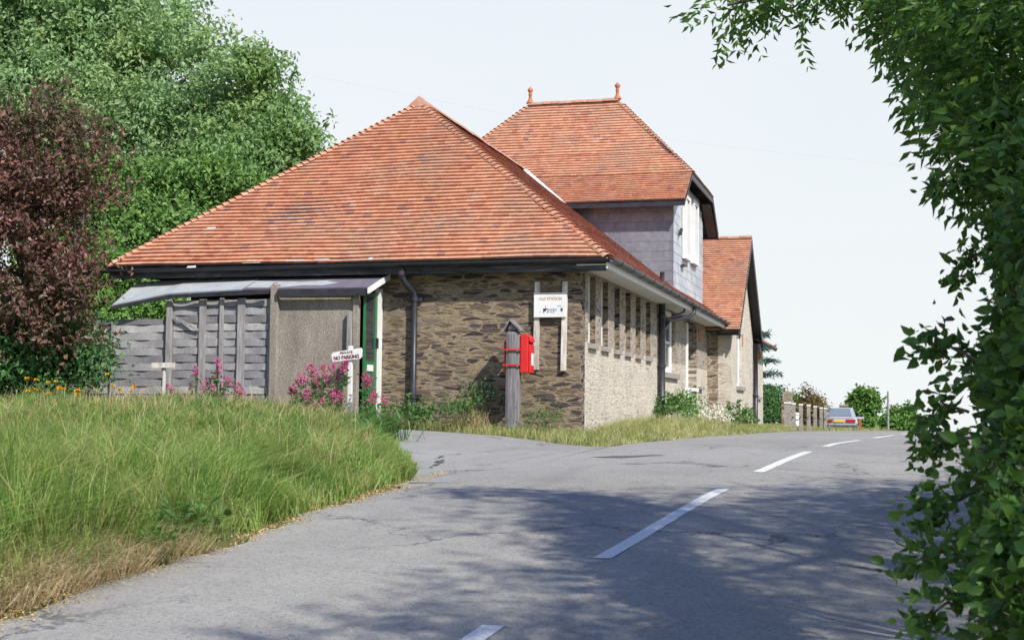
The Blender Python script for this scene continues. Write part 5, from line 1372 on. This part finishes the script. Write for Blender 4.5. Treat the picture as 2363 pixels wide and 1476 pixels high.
# --- pink valerian
FH_MESH = None
def valerian(label, x, ytop, ybase, Y, nst, seed, spread, heads_px):
    rg2 = np.random.default_rng(seed)
    c = at_y(x, ybase, Y); zb = hz1(c[0], c[1])
    t = thing('valerian_plant', (c[0], c[1], zb), label, 'flowering plant', 'pink valerian clumps')
    st = MB(); PP = []; DD = []
    tops = []
    for (hx, hy) in heads_px:
        h = at_y(hx, hy, Y+rg2.uniform(-.25, .15)); tops.append(h)
        b = np.array([c[0]+(h[0]-c[0])*.55+rg2.normal(0, .04), h[1]+rg2.normal(0, .05), zb-.02])
        st.tube([b, (b+h)/2+rg2.normal(0, .02, 3), h], [.008, .006, .004], 5, cap=False)
        for s in np.linspace(.1, .9, 26):
            PP.append(b+(h-b)*s+rg2.normal(0, .055, 3)); DD.append(rg2.normal(0, 1, 3)+np.array([0, 0, .25]))
    fo = st.build('stem', M_LF_WEED, t)
    V_, F_ = leaf_mesh(np.array(PP), np.array(DD), rg2.uniform(.07, .13, len(PP)), rg2.uniform(.03, .05, len(PP)), rg2)
    np_obj('leaves', V_, F_, M_LF_WEED, t)
    for h in tops:
        n_ = 46; sc = rg2.uniform(.7, 1.25)
        d = rg2.normal(0, 1, (n_, 3)); d /= np.linalg.norm(d, axis=1, keepdims=True)
        q = h+d*rg2.uniform(.3, 1, (n_, 1))*np.array([.055, .055, .085])*sc
        V_, F_ = leaf_mesh(q, d, .035*sc, .03*sc, rg2)
        np_obj('flower_head', V_, F_, M_PINK, t)
def around(cs, r, seed): 
    rr = random.Random(seed); return [(x+rr.uniform(-r, r), y+rr.uniform(-r, r)) for x, y in cs]
valerian('pink valerian at the foot of the tall slat panel near its post', 400, 885, 945, 23.7, 5, 1, 40, [(397, 905), (410, 920), (388, 895), (420, 915), (440, 890)])
valerian('tallest pink valerian before the middle of the slat panel', 490, 830, 945, 23.6, 9, 2, 60, [(503, 836), (450, 852), (498, 868), (452, 862), (520, 880), (470, 895), (492, 895), (530, 878), (512, 905), (480, 880), (505, 850)])
valerian('pink valerian before the right edge of the slat panel', 555, 895, 950, 23.5, 6, 3, 40, [(555, 900), (545, 915), (575, 925), (560, 910), (590, 930), (548, 890), (600, 938)])
valerian('low pink valerian leaning left of the parking notice plant', 685, 870, 960, 23.4, 5, 4, 30, [(672, 902), (682, 908), (697, 870), (705, 885), (690, 880), (712, 915), (678, 895)])
valerian('largest pink valerian in front of the concrete panel below the parking notice', 755, 830, 960, 23.4, 16, 5, 60, [(722, 858), (728, 872), (735, 885), (745, 850), (750, 862), (765, 850), (770, 838), (772, 868), (780, 875), (757, 880), (795, 845), (790, 855), (742, 900), (725, 892), (762, 905), (775, 905), (715, 850), (800, 838)])
valerian('low red valerian heads in the grass below the parking notice', 735, 925, 965, 23.0, 6, 6, 40, [(718, 940), (730, 935), (745, 925), (725, 955), (738, 950), (710, 910), (784, 915), (770, 918)])
valerian('small valerian sprays in front of the green door', 850, 865, 950, 23.6, 5, 7, 30, [(842, 866), (850, 878), (846, 884), (855, 920), (848, 928), (862, 918)])
valerian('little valerian at the foot of the white door post', 885, 915, 955, 24.0, 3, 8, 12, [(884, 918), (888, 928), (864, 900)])
# --- yellow flowers on the bank, each its own plant
fl = [(62, 874), (83, 877), (112, 883), (129, 880), (137, 896), (146, 898), (82, 899), (64, 903), (112, 909), (179, 901), (178, 911), (247, 864), (260, 891), (276, 901), (310, 893), (302, 904), (292, 942), (285, 949), (255, 947), (237, 843)]
pl = ['far left of the row', 'second from the left edge', 'left of the tallest pair', 'above the double bloom', 'left half of the double bloom', 'right half of the double bloom', 'below the second bloom', 'lowest at the far left', 'half hidden under the left group', 'upper of the pair under the dark shrub', 'lower of the pair under the dark shrub',
      'highest large bloom before the slat fence', 'against the low slat panel post', 'below the high bloom by the fence', 'nearest the small signpost', 'just under the bloom nearest the small signpost', 'low in the bank grass, right one', 'low in the bank grass, middle one', 'low in the bank grass, left one', 'smallest bud high against the fence']
ymesh = None
for i, ((x, y), lb_) in enumerate(zip(fl, pl)):
    q = at_depth(x, y, 19.5); zb = hz1(q[0], q[1])
    t = thing('yellow_flower', (q[0], q[1], zb), 'yellow daisy-like flower '+lb_, 'flower', 'yellow wild flowers on the bank')
    MB().tube([(q[0], q[1]+.02, zb-.02), (q[0]+.02, q[1]+.01, (zb+q[2])/2), tuple(q)], [.004, .003, .003], 5).build('stem', M_LF_WEED, t)
    a = np.linspace(0, 2*PI, 15)[:-1]; n_ = 28
    rg3 = np.random.default_rng(i); s = .5 if i == 19 else rg3.uniform(.8, 1.15)
    dirs = np.concatenate([np.stack([np.cos(a), np.sin(a), np.full(14, .15)], 1), np.stack([np.cos(a)*.6, np.sin(a)*.6, np.full(14, .55)], 1)])
    V_, F_ = leaf_mesh(np.repeat(q[None], n_, 0), dirs, .046*s, .018*s, rg3, fold=.05, droop=.05)
    np_obj('flower_head', V_, F_, M_YELLOW, t)
# --- weeds
def weed(name, label, cat, bl, n, L, W, mat, seed, group=None, tl=.22, **k_):
    if cat == 'weed': bl = [(b[0], b[1], b[2]-.04, b[3], b[4], b[5]*.85) for b in bl]; n = int(n*.55); k_.setdefault('up', .8)
    cx_, cy_ = bl[0][0], bl[0][1]
    return tree(name, label, cat, (cx_, cy_, hz1(cx_, cy_)), bl, n, tl, 8, L, W, mat, seed, .012, group, parts=('stem', 'leaves'), limbs=6, spread=.04, **k_)
weed('weed_plant', 'green nettles round the foot of the black downpipe', 'weed', [blob(955, 945, 25.6, 22, 22), blob(925, 955, 25.5, 26, 14), blob(975, 955, 25.4, 26, 12)], 120, .075, .045, M_LF_WEED, 401, 'weeds along the wall')
weed('weed_plant', 'grey green weeds between the downpipe and the wooden post', 'weed', [blob(1040, 945, 25.4, 40, 20), blob(1075, 940, 25.4, 30, 22), blob(1010, 955, 25.3, 26, 12)], 150, .06, .03, M_LF_WEED, 402, 'weeds along the wall')
weed('weed_plant', 'dark leafy weed climbing the wall behind the wooden post', 'weed', [blob(1105, 895, 26, 26, 12), blob(1130, 915, 25.9, 20, 20)], 90, .05, .03, M_LF_DARK, 403, 'weeds along the wall')
weed('weed_plant', 'bright weeds beneath the letter box at the wall foot', 'weed', [blob(1240, 955, 25.2, 30, 16), blob(1270, 965, 25.0, 26, 14), blob(1215, 970, 24.8, 20, 12)], 100, .05, .025, M_LF_WEED, 404, 'weeds along the wall')
weed('weed_plant', 'leafy weed at the foot of the large black soil pipe', 'weed', [blob(1540, 935, 34, 26, 24), blob(1520, 945, 33.6, 16, 18), blob(1565, 935, 34.5, 22, 20)], 160, .09, .06, M_LF_WEED, 405, 'weeds along the wall')
weed('weed_plant', 'bramble growing up below the white framed opening', 'weed', [blob(1600, 930, 38, 20, 22), blob(1575, 925, 37, 18, 16), blob(1590, 955, 36.5, 24, 16)], 160, .09, .06, M_LF_BRIGHT, 406, 'weeds along the wall')
weed('weed_plant', 'bushy green weed right of the white flowering bush', 'weed', [blob(1695, 955, 42.5, 18, 24), blob(1705, 985, 41, 20, 14), blob(1720, 960, 44, 22, 18)], 170, .10, .07, M_LF_WEED, 407, 'weeds along the wall')
weed('flowering_bush', 'rounded bush covered in cream white blossom by the wall', 'bush', [blob(1645, 972, 37.5, 34, 22), blob(1655, 965, 37.8, 24, 18), blob(1630, 980, 37.2, 24, 16)], 420, .055, .05, M_CREAM, 408)
P = np.array([at_y(R.uniform(1050, 1140), 950, 24.7+R.uniform(-.2, .2)) for _ in range(260)]); P[:, 2] = height(P[:, 0], P[:, 1])
V_, F_ = blades(P, RNG.uniform(.25, .6, len(P)), RNG.uniform(.003, .005, len(P)), np.stack([RNG.normal(.2, .6, len(P)), np.zeros(len(P)), np.zeros(len(P))], 1), RNG, .6)
tag(np_obj('dry_tuft', V_, F_, M_STRAW), 'tuft of dry brown stalks against the stone wall left of the wooden post', 'tuft')
# drooping dark tuft at the corner of the bank
c = at_depth(850, 1010, 21); bx, by = c[0], c[1]; n = 620
P = np.stack([bx+RNG.normal(0, .22, n), by+RNG.normal(0, .30, n), np.zeros(n)], 1); P[:, 2] = height(P[:, 0], P[:, 1])
V_, F_ = blades(P, RNG.uniform(.3, .62, n), RNG.uniform(.006, .010, n), np.stack([RNG.normal(.45, .5, n), RNG.normal(-.35, .5, n), np.zeros(n)], 1), RNG, 1.15)
tag(np_obj('lily_tuft', V_, F_, M_TUFT), 'dark glossy drooping tuft of broad blades at the end of the bank', 'plant')
c = at_depth(30, 1270, 9.6); n = 700
P = np.stack([c[0]+RNG.normal(0, .22, n), c[1]+RNG.normal(0, .4, n), np.zeros(n)], 1); P[:, 2] = height(P[:, 0], P[:, 1])
V_, F_ = blades(P, RNG.uniform(.2, .42, n), RNG.uniform(.004, .006, n), np.stack([RNG.normal(.7, .5, n), RNG.normal(-.3, .5, n), np.zeros(n)], 1), RNG, 1.0)
tag(np_obj('grass_tuft', V_, F_, M_TUFT), 'rich green grass tuft at the left edge of the bank', 'plant')
def dock(label, x, y, d, n, seed, L, W):
    rg2 = np.random.default_rng(seed); c = at_depth(x, y, d); zb = hz1(c[0], c[1])
    a = rg2.uniform(0, 2*PI, n); r = rg2.uniform(.0, .16, n)
    P = np.stack([c[0]+r*np.cos(a), c[1]+r*np.sin(a), np.zeros(n)], 1); P[:, 2] = height(P[:, 0], P[:, 1])+rg2.uniform(.05, .28, n)
    D_ = np.stack([np.cos(a)+.5, np.sin(a)-.4, rg2.uniform(.0, .9, n)], 1)
    t = thing('dock_plant', (c[0], c[1], zb), label, 'plant', 'broad leaved plants at the road edge')
    st = MB()
    for p in P[:14]: st.tube([(c[0], c[1], zb-.02), p], [.006, .004], 5, cap=False)
    st.build('stem', M_LF_WEED, t)
    V_, F_ = leaf_mesh(P, D_, rg2.uniform(.6, 1.2, n)*L, rg2.uniform(.7, 1.2, n)*W, rg2, fold=.1, droop=.2, simple=False)
    np_obj('leaves', V_, F_, M_LF_WEED, t)
dock('dark leafy weed rosette low on the bank', 325, 1225, 10.5, 50, 1, .07, .045)
dock('upright bright dock leaves at the foot of the bank', 410, 1235, 10.4, 60, 2, .13, .035)
dock('broad pale leaves sprawling over the road edge', 475, 1225, 10.6, 26, 3, .10, .065)
dock('small leafy plant spilling onto the tarmac edge', 375, 1285, 9.6, 46, 4, .065, .035)
